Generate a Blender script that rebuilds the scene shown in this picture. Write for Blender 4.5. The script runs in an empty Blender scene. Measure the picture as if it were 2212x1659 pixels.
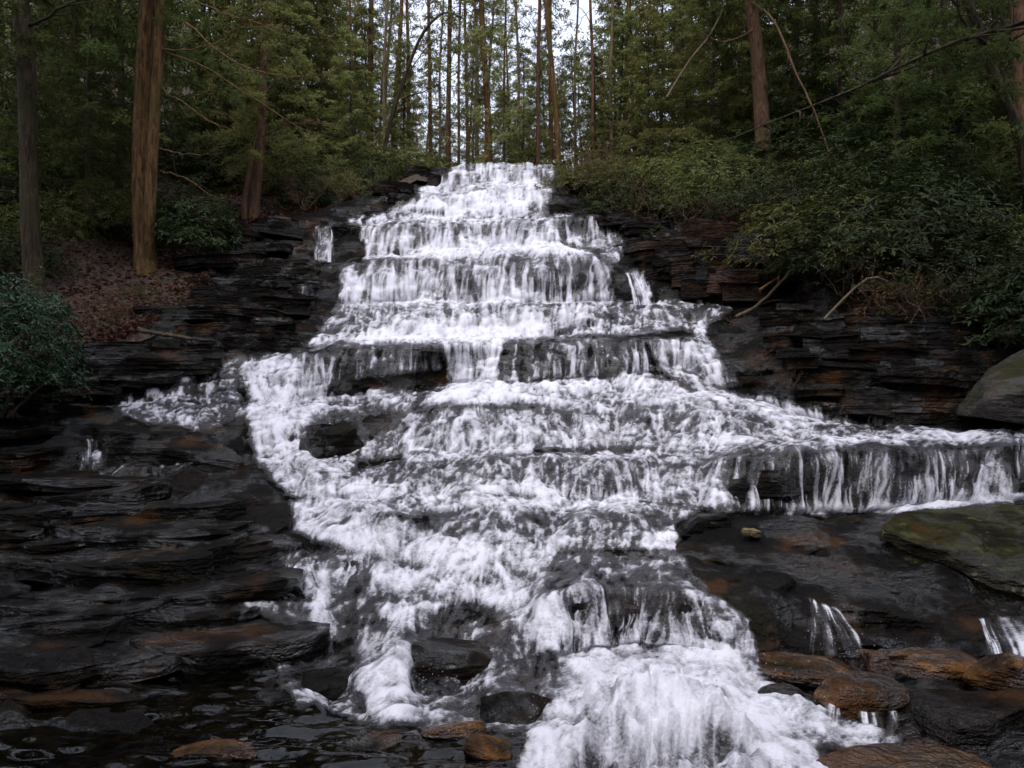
import bpy, bmesh, math, random
import numpy as np
from mathutils import Vector, Matrix

random.seed(7)
RNG = np.random.default_rng(11)
scene = bpy.context.scene
COL = scene.collection

# ------------------------------------------------------------------ camera, sky, sun, exposure
S = 1.25                      # metres per survey unit
CX, CY, FOC = 1106.0, 829.5, 1736.0
EYE = 2.0
PITCH = math.atan((885.0 - 829.5) / FOC)

cam_d = bpy.data.cameras.new('camera')
cam = bpy.data.objects.new('camera', cam_d)
COL.objects.link(cam)
cam_d.sensor_fit = 'HORIZONTAL'
cam_d.angle = 2 * math.atan(CX / FOC)
cam_d.clip_start = 0.1
cam_d.clip_end = 2000
cam.location = (0, 0, EYE * S)
cam.rotation_euler = (math.pi / 2 + PITCH, 0, 0)
scene.camera = cam

SUN_EL, SUN_AZ = math.radians(64), math.radians(195)
world = bpy.data.worlds.new('World')
scene.world = world
world.use_nodes = True
wn = world.node_tree.nodes
wl = world.node_tree.links
wn.clear()
w_out = wn.new('ShaderNodeOutputWorld')
w_bg = wn.new('ShaderNodeBackground')
w_sky = wn.new('ShaderNodeTexSky')
w_sky.sky_type = 'NISHITA'
w_sky.sun_disc = False
w_sky.sun_elevation = SUN_EL
w_sky.sun_rotation = SUN_AZ
w_sky.air_density = 1.0
w_sky.dust_density = 3.0
w_mix = wn.new('ShaderNodeMix')           # thin overcast: the clear sky washed with cloud white
w_mix.data_type = 'RGBA'
w_mix.inputs[0].default_value = 0.62
w_mix.inputs[7].default_value = (8.0, 8.4, 10.0, 1)
wl.new(w_sky.outputs[0], w_mix.inputs[6])
wl.new(w_mix.outputs[2], w_bg.inputs[0])
w_bg.inputs[1].default_value = 0.12
wl.new(w_bg.outputs[0], w_out.inputs[0])

sun_d = bpy.data.lights.new('sun', 'SUN')
sun_d.energy = 1.5
sun_d.angle = math.radians(35)
sun_d.color = (1.0, 0.97, 0.94)
sun = bpy.data.objects.new('sun', sun_d)
COL.objects.link(sun)
sdir = Vector((math.sin(SUN_AZ) * math.cos(SUN_EL), math.cos(SUN_AZ) * math.cos(SUN_EL), math.sin(SUN_EL)))
sun.rotation_euler = (-sdir).to_track_quat('-Z', 'Y').to_euler()

vs = scene.view_settings
vs.view_transform = 'Standard'
vs.look = 'None'
vs.exposure = 0.74
vs.gamma = 1
vs.use_curve_mapping = False
scene.render.engine = 'CYCLES'
scene.cycles.use_denoising = True
scene.cycles.max_bounces = 6
scene.cycles.use_adaptive_sampling = True
scene.cycles.adaptive_threshold = 0.03
scene.cycles.diffuse_bounces = 4
scene.cycles.glossy_bounces = 2
scene.cycles.transparent_max_bounces = 8
scene.cycles.caustics_reflective = False
scene.cycles.caustics_refractive = False


# ------------------------------------------------------------------ helpers
def unproj(x, y, d):
    """survey sheet position + forward distance -> world metres (arrays ok)"""
    x = np.asarray(x, float); y = np.asarray(y, float); d = np.asarray(d, float)
    xc = (x - CX) / FOC
    yc = (CY - y) / FOC
    wy = math.cos(PITCH) - yc * math.sin(PITCH)
    wz = math.sin(PITCH) + yc * math.cos(PITCH)
    t = d / wy
    return np.stack([xc * t * S, d * S, (EYE + wz * t) * S], axis=-1)


def P(x, y, d):
    return Vector(unproj(x, y, d))


def _hash(ix, iy, iz, seed):
    h = (ix.astype(np.int64) * 374761393 + iy.astype(np.int64) * 668265263 + iz.astype(np.int64) * 2147483647 + seed * 144665)
    h = (h ^ (h >> 13)) * 1274126177
    h = h & 0xFFFFFFFF
    h = h ^ (h >> 16)
    return (h & 0xFFFF) / 65535.0


def vnoise(x, y, z, seed=0):
    """value noise in -1..1"""
    x, y, z = np.broadcast_arrays(np.asarray(x, float), np.asarray(y, float), np.asarray(z, float))
    fx, fy, fz = np.floor(x), np.floor(y), np.floor(z)
    tx, ty, tz = x - fx, y - fy, z - fz
    tx = tx * tx * tx * (tx * (tx * 6 - 15) + 10)
    ty = ty * ty * ty * (ty * (ty * 6 - 15) + 10)
    tz = tz * tz * tz * (tz * (tz * 6 - 15) + 10)
    r = 0
    for a in (0, 1):
        wa = tx if a else 1 - tx
        for b in (0, 1):
            wb = ty if b else 1 - ty
            for c in (0, 1):
                wc = tz if c else 1 - tz
                r = r + wa * wb * wc * _hash(fx + a, fy + b, fz + c, seed)
    return r * 2 - 1


def fbm(x, y, z, oct=4, seed=0, gain=0.5):
    r = 0; a = 1.0; t = 0
    for i in range(oct):
        k = 2.03 ** i
        r = r + a * vnoise(x * k + 13.7 * i, y * k + 5.1 * i, z * k + 9.3 * i, seed + i)
        t += a
        a *= gain
    return r / t


def sstep(a, b, v):
    t = np.clip((v - a) / (b - a), 0, 1)
    return t * t * (3 - 2 * t)


def poly_sd(poly, X, Y):
    """signed distance to a polygon, positive inside"""
    pts = np.array(poly, float)
    best = np.full(X.shape, 1e9)
    inside = np.zeros(X.shape, bool)
    n = len(pts)
    for i in range(n):
        ax, ay = pts[i]; bx, by = pts[(i + 1) % n]
        ex, ey = bx - ax, by - ay
        t = np.clip(((X - ax) * ex + (Y - ay) * ey) / max(ex * ex + ey * ey, 1e-9), 0, 1)
        dx, dy = X - ax - t * ex, Y - ay - t * ey
        best = np.minimum(best, dx * dx + dy * dy)
        cond = ((ay > Y) != (by > Y))
        if by != ay:
            xi = ax + (Y - ay) * ex / (by - ay)
            inside ^= (cond & (X < xi))
    dist = np.sqrt(best)
    return np.where(inside, dist, -dist)


def mesh_np(name, verts, faces, mat=None, smooth=True, attrs=None, uv=None):
    """verts (n,3), faces (m,3|4) numpy -> mesh datablock"""
    me = bpy.data.meshes.new(name)
    verts = np.ascontiguousarray(verts, dtype=np.float32)
    faces = np.ascontiguousarray(faces, dtype=np.int32)
    n, k = faces.shape
    me.vertices.add(len(verts))
    me.vertices.foreach_set('co', verts.ravel())
    me.loops.add(n * k)
    me.loops.foreach_set('vertex_index', faces.ravel())
    me.polygons.add(n)
    me.polygons.foreach_set('loop_start', np.arange(0, n * k, k, dtype=np.int32))
    me.polygons.foreach_set('loop_total', np.full(n, k, dtype=np.int32))
    if smooth:
        me.polygons.foreach_set('use_smooth', np.ones(n, dtype=bool))
    if attrs:
        for an, av in attrs.items():
            a = me.attributes.new(an, 'FLOAT', 'POINT')
            a.data.foreach_set('value', np.ascontiguousarray(av, dtype=np.float32).ravel())
    if uv is not None:
        l = me.uv_layers.new(name='flow')
        l.data.foreach_set('uv', np.ascontiguousarray(uv[faces.ravel()], dtype=np.float32).ravel())
    me.update(calc_edges=True)
    me.validate()
    if mat:
        me.materials.append(mat)
    return me


def add(name, me, parent=None, loc=None, rot=None, scale=None):
    o = bpy.data.objects.new(name, me)
    COL.objects.link(o)
    if parent is not None:
        o.parent = parent
    if loc is not None:
        o.location = loc
    if rot is not None:
        o.rotation_euler = rot
    if scale is not None:
        o.scale = scale if hasattr(scale, '__len__') else (scale,) * 3
    return o


def tag(o, label=None, cat=None, group=None, kind=None):
    if label: o['label'] = label
    if cat: o['category'] = cat
    if group: o['group'] = group
    if kind: o['kind'] = kind
    return o


def empty(name, loc=(0, 0, 0)):
    o = bpy.data.objects.new(name, None)
    o.empty_display_size = 0.2
    o.location = loc
    COL.objects.link(o)
    return o


# ------------------------------------------------------------------ materials
def new_mat(name):
    m = bpy.data.materials.new(name)
    m.use_nodes = True
    nt = m.node_tree
    nt.nodes.clear()
    return m, nt, nt.nodes, nt.links


def nd(nt, t, **kw):
    n = nt.nodes.new(t)
    for k, v in kw.items():
        setattr(n, k, v)
    return n


def noise(nt, vec, scale, detail=4, rough=0.55, dist=0.0):
    n = nt.nodes.new('ShaderNodeTexNoise')
    n.inputs['Scale'].default_value = scale
    n.inputs['Detail'].default_value = detail
    n.inputs['Roughness'].default_value = rough
    n.inputs['Distortion'].default_value = dist
    if vec is not None:
        nt.links.new(vec, n.inputs['Vector'])
    return n.outputs['Fac']


def mapping(nt, vec, scale):
    m = nt.nodes.new('ShaderNodeMapping')
    m.inputs['Scale'].default_value = scale
    nt.links.new(vec, m.inputs['Vector'])
    return m.outputs['Vector']


def mrange(nt, v, a, b, c=0.0, d=1.0, smooth=True):
    n = nt.nodes.new('ShaderNodeMapRange')
    n.interpolation_type = 'SMOOTHSTEP' if smooth else 'LINEAR'
    nt.links.new(v, n.inputs[0])
    for i, x in enumerate((a, b, c, d)):
        n.inputs[1 + i].default_value = x
    return n.outputs[0]


def mixc(nt, fac, a, b):
    n = nt.nodes.new('ShaderNodeMix')
    n.data_type = 'RGBA'
    if isinstance(fac, (int, float)): n.inputs[0].default_value = fac
    else: nt.links.new(fac, n.inputs[0])
    for sock, v in ((n.inputs[6], a), (n.inputs[7], b)):
        if isinstance(v, tuple): sock.default_value = (*v, 1) if len(v) == 3 else v
        else: nt.links.new(v, sock)
    return n.outputs[2]


def math_(nt, op, a, b=None, clamp=False):
    n = nt.nodes.new('ShaderNodeMath')
    n.operation = op
    n.use_clamp = clamp
    for sock, v in ((n.inputs[0], a), (n.inputs[1], b)):
        if v is None: continue
        if isinstance(v, (int, float)): sock.default_value = v
        else: nt.links.new(v, sock)
    return n.outputs[0]


def attr(nt, name):
    n = nt.nodes.new('ShaderNodeAttribute')
    n.attribute_name = name
    return n.outputs['Fac']


def bump(nt, h, strength, dist, normal=None):
    b = nt.nodes.new('ShaderNodeBump')
    b.inputs['Strength'].default_value = strength
    b.inputs['Distance'].default_value = dist
    nt.links.new(h, b.inputs['Height'])
    if normal is not None:
        nt.links.new(normal, b.inputs['Normal'])
    return b.outputs['Normal']


OLIVE = (0.020, 0.016, 0.007)


def rock_material(name, dark, light, tint, tint_amt, rough_lo, rough_hi, moss=0.0, lichen=0.0, spec=0.5, olive=0.55):
    m, nt, N, L = new_mat(name)
    out = nd(nt, 'ShaderNodeOutputMaterial')
    pb = nd(nt, 'ShaderNodeBsdfPrincipled')
    L.new(pb.outputs[0], out.inputs[0])
    geo = nd(nt, 'ShaderNodeNewGeometry')
    pos = geo.outputs['Position']
    bn = nd(nt, 'ShaderNodeTexNoise')
    bn.inputs['Scale'].default_value = 1.25; bn.inputs['Detail'].default_value = 3; bn.inputs['Roughness'].default_value = 0.62
    L.new(mapping(nt, pos, (1, 1, 1.6)), bn.inputs['Vector'])
    sc = nd(nt, 'ShaderNodeSeparateColor'); L.new(bn.outputs['Color'], sc.inputs[0])
    big, olv, wet = sc.outputs[0], sc.outputs[1], sc.outputs[2]
    strata = noise(nt, mapping(nt, pos, (1.1, 1.1, 12.0)), 1.0, 2, 0.6)
    fine = noise(nt, mapping(nt, pos, (1, 1, 1.8)), 7.0, 4, 0.68)
    f = math_(nt, 'MULTIPLY', mrange(nt, strata, 0.30, 0.72), mrange(nt, fine, 0.30, 0.72))
    c = mixc(nt, f, dark, light)
    c = mixc(nt, math_(nt, 'MULTIPLY', mrange(nt, big, 0.50, 0.64), tint_amt), c, tint)
    c = mixc(nt, math_(nt, 'MULTIPLY', mrange(nt, olv, 0.52, 0.64), olive), c, mixc(nt, fine, tuple(0.25 * v for v in OLIVE), OLIVE))
    c = mixc(nt, math_(nt, 'MULTIPLY', mrange(nt, math_(nt, 'MULTIPLY', big, olv), 0.31, 0.40), olive), c, (0.060, 0.026, 0.009))
    if lichen:
        lf = mrange(nt, noise(nt, pos, 4.6, 3, 0.7), 0.585, 0.66)
        lf = math_(nt, 'MULTIPLY', lf, lichen)
        c = mixc(nt, lf, c, (0.20, 0.19, 0.115))
    if moss:
        sep = nd(nt, 'ShaderNodeSeparateXYZ')
        L.new(geo.outputs['Normal'], sep.inputs[0])
        mn = noise(nt, pos, 2.3, 4, 0.68)
        mf = math_(nt, 'MULTIPLY', mrange(nt, sep.outputs[2], -0.1, 0.6), mrange(nt, mn, 0.42, 0.60))
        mf = math_(nt, 'MULTIPLY', mf, moss)
        mc = mixc(nt, fine, (0.012, 0.014, 0.004), (0.052, 0.049, 0.015))
        c = mixc(nt, mf, c, mc)
    L.new(c, pb.inputs['Base Color'])
    wf = mrange(nt, wet, 0.47, 0.56)              # dry to wet patches
    L.new(mrange(nt, wf, 0, 1, rough_hi, rough_lo, False), pb.inputs['Roughness'])
    L.new(mrange(nt, wf, 0, 1, spec * 0.16, spec, False), pb.inputs['Specular IOR Level'])
    h = math_(nt, 'ADD', math_(nt, 'MULTIPLY', strata, 0.9), math_(nt, 'MULTIPLY', fine, 1.0))
    L.new(bump(nt, h, 1.0, 0.14), pb.inputs['Normal'])
    return m


M_ROCK = rock_material('wet_rock', (0.0020, 0.0016, 0.0013), (0.0120, 0.0094, 0.0078), (0.015, 0.0080, 0.0038), 0.75, 0.05, 0.55, spec=0.52)
M_WALL = rock_material('bank_rock', (0.0035, 0.0028, 0.0024), (0.021, 0.0155, 0.0125), (0.024, 0.0135, 0.009), 0.65, 0.25, 0.6, spec=0.2)
M_BROWN = rock_material('brown_rock', (0.010, 0.0065, 0.005), (0.075, 0.045, 0.031), (0.066, 0.036, 0.022), 0.65, 0.45, 0.75, spec=0.12)
M_MOSSY = rock_material('mossy_rock', (0.012, 0.011, 0.007), (0.060, 0.054, 0.034), (0.036, 0.026, 0.012), 0.5, 0.45, 0.8, moss=0.85, lichen=0.9, spec=0.2)
M_RUST = rock_material('rust_rock', (0.020, 0.011, 0.006), (0.22, 0.095, 0.026), (0.085, 0.034, 0.012), 0.7, 0.12, 0.4)
M_GREYSTONE = rock_material('grey_rock', (0.040, 0.037, 0.034), (0.095, 0.087, 0.078), (0.06, 0.05, 0.035), 0.5, 0.5, 0.8, moss=0.9, spec=0.25)
M_TAN = rock_material('tan_rock', (0.12, 0.09, 0.05), (0.36, 0.29, 0.17), (0.25, 0.17, 0.08), 0.5, 0.4, 0.7, olive=0.0)


def water_material(name, film_on=True):
    """white water: foam where the flow is broken (per-vertex cover), a clear glossy film elsewhere"""
    m, nt, N, L = new_mat(name)
    out = nd(nt, 'ShaderNodeOutputMaterial')
    geo = nd(nt, 'ShaderNodeNewGeometry')
    fine = noise(nt, geo.outputs['Position'], 34.0, 2, 0.6)
    f = math_(nt, 'ADD', attr(nt, 'foam'), mrange(nt, fine, 0.25, 0.75, -0.16, 0.16, False))
    fac = math_(nt, 'MAXIMUM', mrange(nt, f, 0.06, 1.02), mrange(nt, f, -0.45, 0.1, 0.0, 0.035))
    foam = nd(nt, 'ShaderNodeBsdfDiffuse')
    foam.inputs['Color'].default_value = (0.80, 0.79, 0.865, 1)
    bn = bump(nt, fine, 0.5, 0.03)
    L.new(bn, foam.inputs['Normal'])
    tl = nd(nt, 'ShaderNodeBsdfTranslucent'); tl.inputs['Color'].default_value = (0.80, 0.79, 0.865, 1)
    fm = nd(nt, 'ShaderNodeMixShader'); fm.inputs[0].default_value = 0.2
    L.new(foam.outputs[0], fm.inputs[1]); L.new(tl.outputs[0], fm.inputs[2])
    film_t = nd(nt, 'ShaderNodeBsdfTransparent'); film_t.inputs[0].default_value = (0.80, 0.78, 0.75, 1)
    film_g = nd(nt, 'ShaderNodeBsdfGlossy'); film_g.inputs['Roughness'].default_value = 0.16
    L.new(bn, film_g.inputs['Normal'])
    fr = nd(nt, 'ShaderNodeFresnel'); fr.inputs[0].default_value = 1.33; L.new(bn, fr.inputs['Normal'])
    film = nd(nt, 'ShaderNodeMixShader')
    if film_on:
        L.new(fr.outputs[0], film.inputs[0])
    else:
        film.inputs[0].default_value = 0.0
        film_t.inputs[0].default_value = (0.95, 0.95, 0.95, 1)
    L.new(film_t.outputs[0], film.inputs[1]); L.new(film_g.outputs[0], film.inputs[2])
    mixs = nd(nt, 'ShaderNodeMixShader')
    L.new(fac, mixs.inputs[0]); L.new(film.outputs[0], mixs.inputs[1]); L.new(fm.outputs[0], mixs.inputs[2])
    gone = nd(nt, 'ShaderNodeBsdfTransparent')
    edge = nd(nt, 'ShaderNodeMixShader')
    L.new(mrange(nt, attr(nt, 'foam'), -0.42, -0.12), edge.inputs[0]); L.new(gone.outputs[0], edge.inputs[1]); L.new(mixs.outputs[0], edge.inputs[2])
    L.new(edge.outputs[0], out.inputs[0])
    return m


M_WATER = water_material('white_water')
M_VEIL = water_material('thin_veil', False)


# ------------------------------------------------------------------ the stepped rock bed
# each row follows one lip or foot line of the falls from bank to bank: (x, y, forward distance)
ROWS = [
    [(-500, 1900, 3.2), (2700, 1900, 3.2)],
    [(-500, 1640, 4.4), (2700, 1640, 4.4)],
    # foot / lip of lowest ledge
    [(-500, 1480, 5.6), (0, 1480, 5.6), (450, 1430, 6.1), (640, 1540, 5.2), (800, 1530, 5.3), (950, 1500, 5.5), (1100, 1440, 6.1), (1180, 1420, 6.3), (1300, 1405, 6.5), (1500, 1410, 6.45), (1600, 1430, 6.3), (1700, 1445, 6.2), (2700, 1445, 6.2)],
    [(-500, 1390, 6.1), (0, 1390, 6.1), (450, 1360, 6.6), (640, 1420, 6.0), (800, 1400, 6.3), (950, 1320, 7.0), (1100, 1310, 7.1), (1180, 1290, 6.9), (1300, 1278, 6.75), (1500, 1283, 6.7), (1590, 1325, 6.6), (1700, 1390, 6.4), (2700, 1390, 6.4)],
    [(-500, 1290, 7.0), (0, 1290, 7.0), (450, 1270, 7.2), (640, 1280, 7.4), (800, 1255, 7.5), (950, 1250, 7.6), (1100, 1205, 8.0), (1300, 1195, 8.1), (1450, 1190, 8.1), (1600, 1250, 7.4), (2700, 1250, 7.4)],
    [(-500, 1200, 7.9), (0, 1200, 7.9), (450, 1190, 8.0), (620, 1180, 8.1), (700, 1150, 8.4), (850, 1120, 8.7), (1000, 1105, 8.9), (1200, 1115, 8.8), (1400, 1120, 8.8), (1500, 1135, 8.6), (1700, 1135, 8.5), (2212, 1125, 8.6), (2700, 1125, 8.6)],
    [(-500, 1120, 8.8), (0, 1120, 8.8), (450, 1110, 8.9), (600, 1090, 9.2), (700, 1075, 9.5), (850, 1075, 9.5), (1100, 1075, 9.5), (1400, 1085, 9.4), (1580, 1110, 9.1), (1700, 1113, 9.1), (1900, 1108, 9.2), (2212, 1090, 9.4), (2700, 1090, 9.4)],
    [(-500, 1040, 9.8), (0, 1040, 9.8), (450, 1020, 10.0), (560, 1030, 9.9), (650, 1030, 10.0), (750, 1035, 9.9), (850, 1020, 10.0), (1000, 1005, 10.1), (1200, 1000, 10.1), (1400, 1000, 10.1), (1560, 1005, 9.6), (1640, 985, 9.4), (1900, 978, 9.5), (2150, 968, 9.6), (2700, 960, 9.6)],
    [(-500, 985, 10.4), (0, 985, 10.4), (450, 960, 10.8), (560, 960, 11.1), (620, 950, 11.3), (700, 985, 10.7), (780, 1000, 10.5), (850, 985, 10.6), (1000, 975, 10.8), (1200, 975, 10.7), (1400, 970, 10.6), (1560, 965, 10.4), (1700, 955, 10.4), (1900, 950, 10.5), (2200, 945, 10.5), (2700, 945, 10.5)],
    [(-500, 930, 11.0), (0, 930, 11.0), (200, 915, 11.2), (400, 905, 11.5), (520, 905, 11.7), (560, 895, 12.0), (640, 890, 12.0), (700, 910, 11.7), (800, 910, 11.4), (900, 888, 11.6), (1000, 880, 11.7), (1150, 885, 11.6), (1300, 900, 11.5), (1450, 905, 11.4), (1600, 915, 11.3), (1750, 920, 11.4), (2212, 925, 11.3), (2700, 925, 11.3)],
    # foot / lip of the dark main ledge
    [(-500, 890, 10.0), (0, 880, 11.7), (200, 870, 12.0), (260, 870, 12.2), (400, 850, 12.6), (530, 850, 12.9), (600, 872, 12.8), (700, 860, 13.1), (850, 845, 13.7), (1000, 825, 14.0), (1250, 820, 14.0), (1400, 810, 14.0), (1500, 835, 13.4), (1600, 855, 13.0), (1700, 895, 12.3), (1800, 912, 12.0), (2000, 916, 11.9), (2212, 920, 11.8), (2700, 920, 10.4)],
    [(-500, 885, 10.1), (0, 865, 11.9), (150, 840, 12.4), (200, 765, 13.0), (330, 768, 13.2), (430, 765, 13.4), (500, 775, 13.5), (560, 772, 13.7), (700, 757, 14.1), (850, 748, 14.3), (950, 745, 14.4), (1100, 742, 14.5), (1250, 738, 14.5), (1400, 738, 14.5), (1500, 738, 14.4), (1560, 775, 13.9), (1640, 830, 13.0), (1700, 815, 12.7), (1760, 800, 12.5), (2000, 800, 12.3), (2212, 810, 12.0), (2700, 830, 10.6)],
    [(-500, 884, 10.2), (0, 864, 12.0), (150, 838, 12.5), (200, 759, 13.1), (330, 745, 13.9), (430, 738, 14.5), (560, 748, 15.0), (700, 740, 15.4), (850, 735, 15.8), (1000, 730, 16.1), (1200, 728, 16.2), (1400, 722, 16.2), (1500, 716, 16.0), (1560, 738, 15.0), (1650, 780, 13.5), (1760, 775, 12.7), (2000, 775, 12.5), (2212, 808, 12.1)],
    [(-500, 883, 10.3), (0, 862, 12.1), (200, 758, 13.2), (330, 735, 14.2), (430, 705, 15.1), (560, 690, 16.0), (680, 690, 16.5), (750, 667, 16.8), (900, 662, 16.9), (1100, 665, 16.9), (1200, 650, 17.0), (1300, 655, 17.0), (1400, 662, 17.0), (1500, 672, 16.7), (1600, 668, 16.5), (1650, 695, 15.3), (1760, 745, 13.3), (2000, 755, 12.7), (2212, 806, 12.1)],
    [(-500, 882, 10.4), (0, 860, 12.2), (200, 757, 13.2), (330, 730, 14.3), (430, 680, 15.5), (560, 670, 16.5), (680, 665, 17.0), (750, 655, 17.3), (1100, 655, 17.4), (1300, 650, 17.5), (1450, 655, 17.4), (1600, 650, 17.3), (1680, 645, 17.0), (1760, 715, 14.0), (2000, 740, 12.9), (2212, 804, 12.2)],
    [(-500, 881, 10.4), (0, 858, 12.2), (200, 757, 13.3), (330, 728, 14.4), (430, 665, 15.8), (500, 620, 17.0), (600, 600, 17.6), (700, 592, 17.8), (750, 572, 18.0), (900, 562, 18.1), (1100, 552, 18.1), (1200, 548, 18.2), (1290, 560, 18.0), (1350, 590, 17.8), (1450, 575, 17.8), (1600, 560, 17.7), (1700, 565, 17.4), (1760, 665, 14.9), (2000, 720, 13.0), (2212, 802, 12.2)],
    [(-500, 881, 10.5), (0, 856, 12.3), (200, 756, 13.3), (330, 726, 14.5), (430, 655, 15.9), (500, 600, 17.5), (600, 575, 18.3), (700, 562, 18.8), (800, 552, 19.1), (1000, 538, 19.4), (1200, 530, 19.5), (1330, 540, 19.0), (1450, 540, 18.4), (1600, 535, 18.2), (1700, 545, 17.7), (1760, 645, 15.1), (2000, 712, 13.1), (2212, 800, 12.3)],
    [(-500, 880, 10.5), (0, 854, 12.3), (200, 756, 13.4), (330, 724, 14.5), (430, 650, 16.0), (500, 520, 18.6), (600, 503, 19.2), (690, 492, 19.6), (780, 490, 19.8), (900, 488, 19.9), (1000, 485, 20.0), (1150, 476, 20.0), (1300, 470, 19.8), (1400, 492, 19.4), (1600, 512, 18.6), (1700, 520, 17.8), (1760, 625, 15.2), (2000, 706, 13.1), (2212, 798, 12.3)],
    [(-500, 880, 10.6), (0, 853, 12.4), (200, 756, 13.4), (330, 722, 14.6), (430, 645, 16.1), (500, 510, 18.8), (600, 487, 19.6), (700, 474, 20.5), (780, 475, 20.8), (1000, 466, 21.2), (1180, 463, 21.2), (1300, 460, 20.8), (1400, 488, 19.6), (1600, 507, 18.8), (1700, 512, 17.9), (1760, 615, 15.3), (2000, 704, 13.2), (2212, 796, 12.4)],
    [(-500, 880, 10.6), (0, 852, 12.4), (200, 755, 13.5), (330, 721, 14.6), (430, 642, 16.1), (500, 505, 18.9), (600, 480, 19.8), (700, 463, 20.7), (800, 445, 21.5), (900, 425, 22.0), (1050, 416, 22.2), (1180, 412, 22.2), (1230, 440, 21.9), (1300, 456, 21.4), (1400, 486, 19.8), (1600, 503, 18.9), (1700, 506, 17.9), (1760, 608, 15.4), (2000, 702, 13.2), (2212, 794, 12.4)],
    [(-500, 880, 10.6), (0, 851, 12.5), (200, 755, 13.5), (330, 720, 14.7), (430, 641, 16.1), (500, 502, 19.0), (600, 474, 20.0), (700, 458, 21.0), (800, 432, 22.0), (900, 402, 22.9), (960, 399, 23.2), (1100, 400, 23.3), (1190, 399, 23.2), (1225, 420, 22.6), (1300, 453, 21.7), (1400, 485, 20.0), (1600, 501, 19.0), (1700, 502, 18.0), (1760, 604, 15.5), (2000, 700, 13.2), (2212, 792, 12.5)],
    # rim of the rock
    [(-500, 880, 10.7), (0, 850, 12.5), (200, 755, 13.6), (300, 720, 14.6), (430, 640, 16.2), (500, 500, 19.1), (600, 470, 20.2), (700, 455, 21.2), (800, 420, 22.6), (900, 370, 23.8), (1000, 354, 24.2), (1200, 353, 24.2), (1230, 400, 23.2), (1300, 450, 22.0), (1400, 484, 20.2), (1550, 500, 19.3), (1700, 500, 18.1), (1760, 600, 15.6), (1850, 690, 14.0), (2000, 698, 13.3), (2100, 740, 12.8), (2212, 790, 12.5), (2700, 790, 11.5)],
]
NR = len(ROWS)


def row_xy(r, xs):
    a = np.array(ROWS[r], float)
    return np.interp(xs, a[:, 0], a[:, 1]), np.interp(xs, a[:, 0], a[:, 2])


def base_grid(xs, sub):
    """sub = number of cells per row interval; returns sheet x, y, d arrays (rows, cols)"""
    ry, rd = [], []
    rimy, rimd = row_xy(NR - 1, xs)
    for r in range(NR):
        y, d = row_xy(r, xs)
        y = np.maximum(y, rimy + 0.15 * (NR - 1 - r))
        d = np.minimum(d, rimd - 0.004 * (NR - 1 - r))
        if 2 <= r <= 20:                       # lips are never ruled lines
            inn = sstep(rimd - 0.05, rimd - 1.2, d)
            y = y + inn * ((13.0 if r < 10 else 5.0) if r < 12 else 6.0) * fbm(xs / 95.0, r * 3.7, 0.0, 3, 200 + r)
            d = d + inn * 0.42 * fbm(xs / 120.0, r * 5.1 + 2, 0.0, 3, 230 + r)
        # soften column kinks
        k = np.ones(9) / 9.0
        yp = np.pad(y, 4, mode='edge'); dp = np.pad(d, 4, mode='edge')
        ry.append(np.convolve(yp, k, 'valid')); rd.append(np.convolve(dp, k, 'valid'))
    pts = [unproj(xs, ry[r], rd[r]) for r in range(NR)]
    out = []; ym = []; fr = []
    for r in range(NR - 1):
        n = sub[r]
        for i in range(n):
            t = i / n
            # rounded lips and feet: ease between rows in 3d
            out.append(pts[r] * (1 - t) + pts[r + 1] * t)
            ym.append(ry[r] * (1 - t) + ry[r + 1] * t)
            fr.append(r + t)
    out.append(pts[-1]); ym.append(ry[-1]); fr.append(NR - 1)
    G = np.array(out)                        # rows, cols, 3
    # gentle smoothing along the profile so lips are rounded
    for _ in range(2):
        Gs = G.copy()
        Gs[1:-1] = 0.25 * G[:-2] + 0.5 * G[1:-1] + 0.25 * G[2:]
        G = Gs
    # hidden blocks under the flow push it about
    X, Y, Z = G[..., 0], G[..., 1], G[..., 2]
    rel = fbm(X * 0.85, Y * 0.85, Z * 1.1, 3, 301)
    blk = np.abs(fbm(X * 1.9, Y * 1.9, Z * 2.2, 2, 311))
    k = (0.26 * rel - 0.16 * blk)
    G = G + k[..., None] * np.array([0, -0.75, 0.40])
    return G, np.array(ym), np.array(fr)


def grid_normals(G):
    du = np.gradient(G, axis=1)
    dv = np.gradient(G, axis=0)
    n = np.cross(du, dv)
    n /= np.linalg.norm(n, axis=2, keepdims=True) + 1e-9
    return n


def grid_faces(nr, nc):
    i = np.arange(nr - 1)[:, None] * nc + np.arange(nc - 1)[None, :]
    return np.stack([i, i + 1, i + 1 + nc, i + nc], axis=-1).reshape(-1, 4)


def sheet_xy(G):
    """world -> survey sheet coordinates"""
    X, Y, Z = G[..., 0], G[..., 1], G[..., 2] - EYE * S
    f = Y * math.cos(PITCH) + Z * math.sin(PITCH)
    v = -Y * math.sin(PITCH) + Z * math.cos(PITCH)
    return CX + FOC * X / f, CY - FOC * v / f


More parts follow.
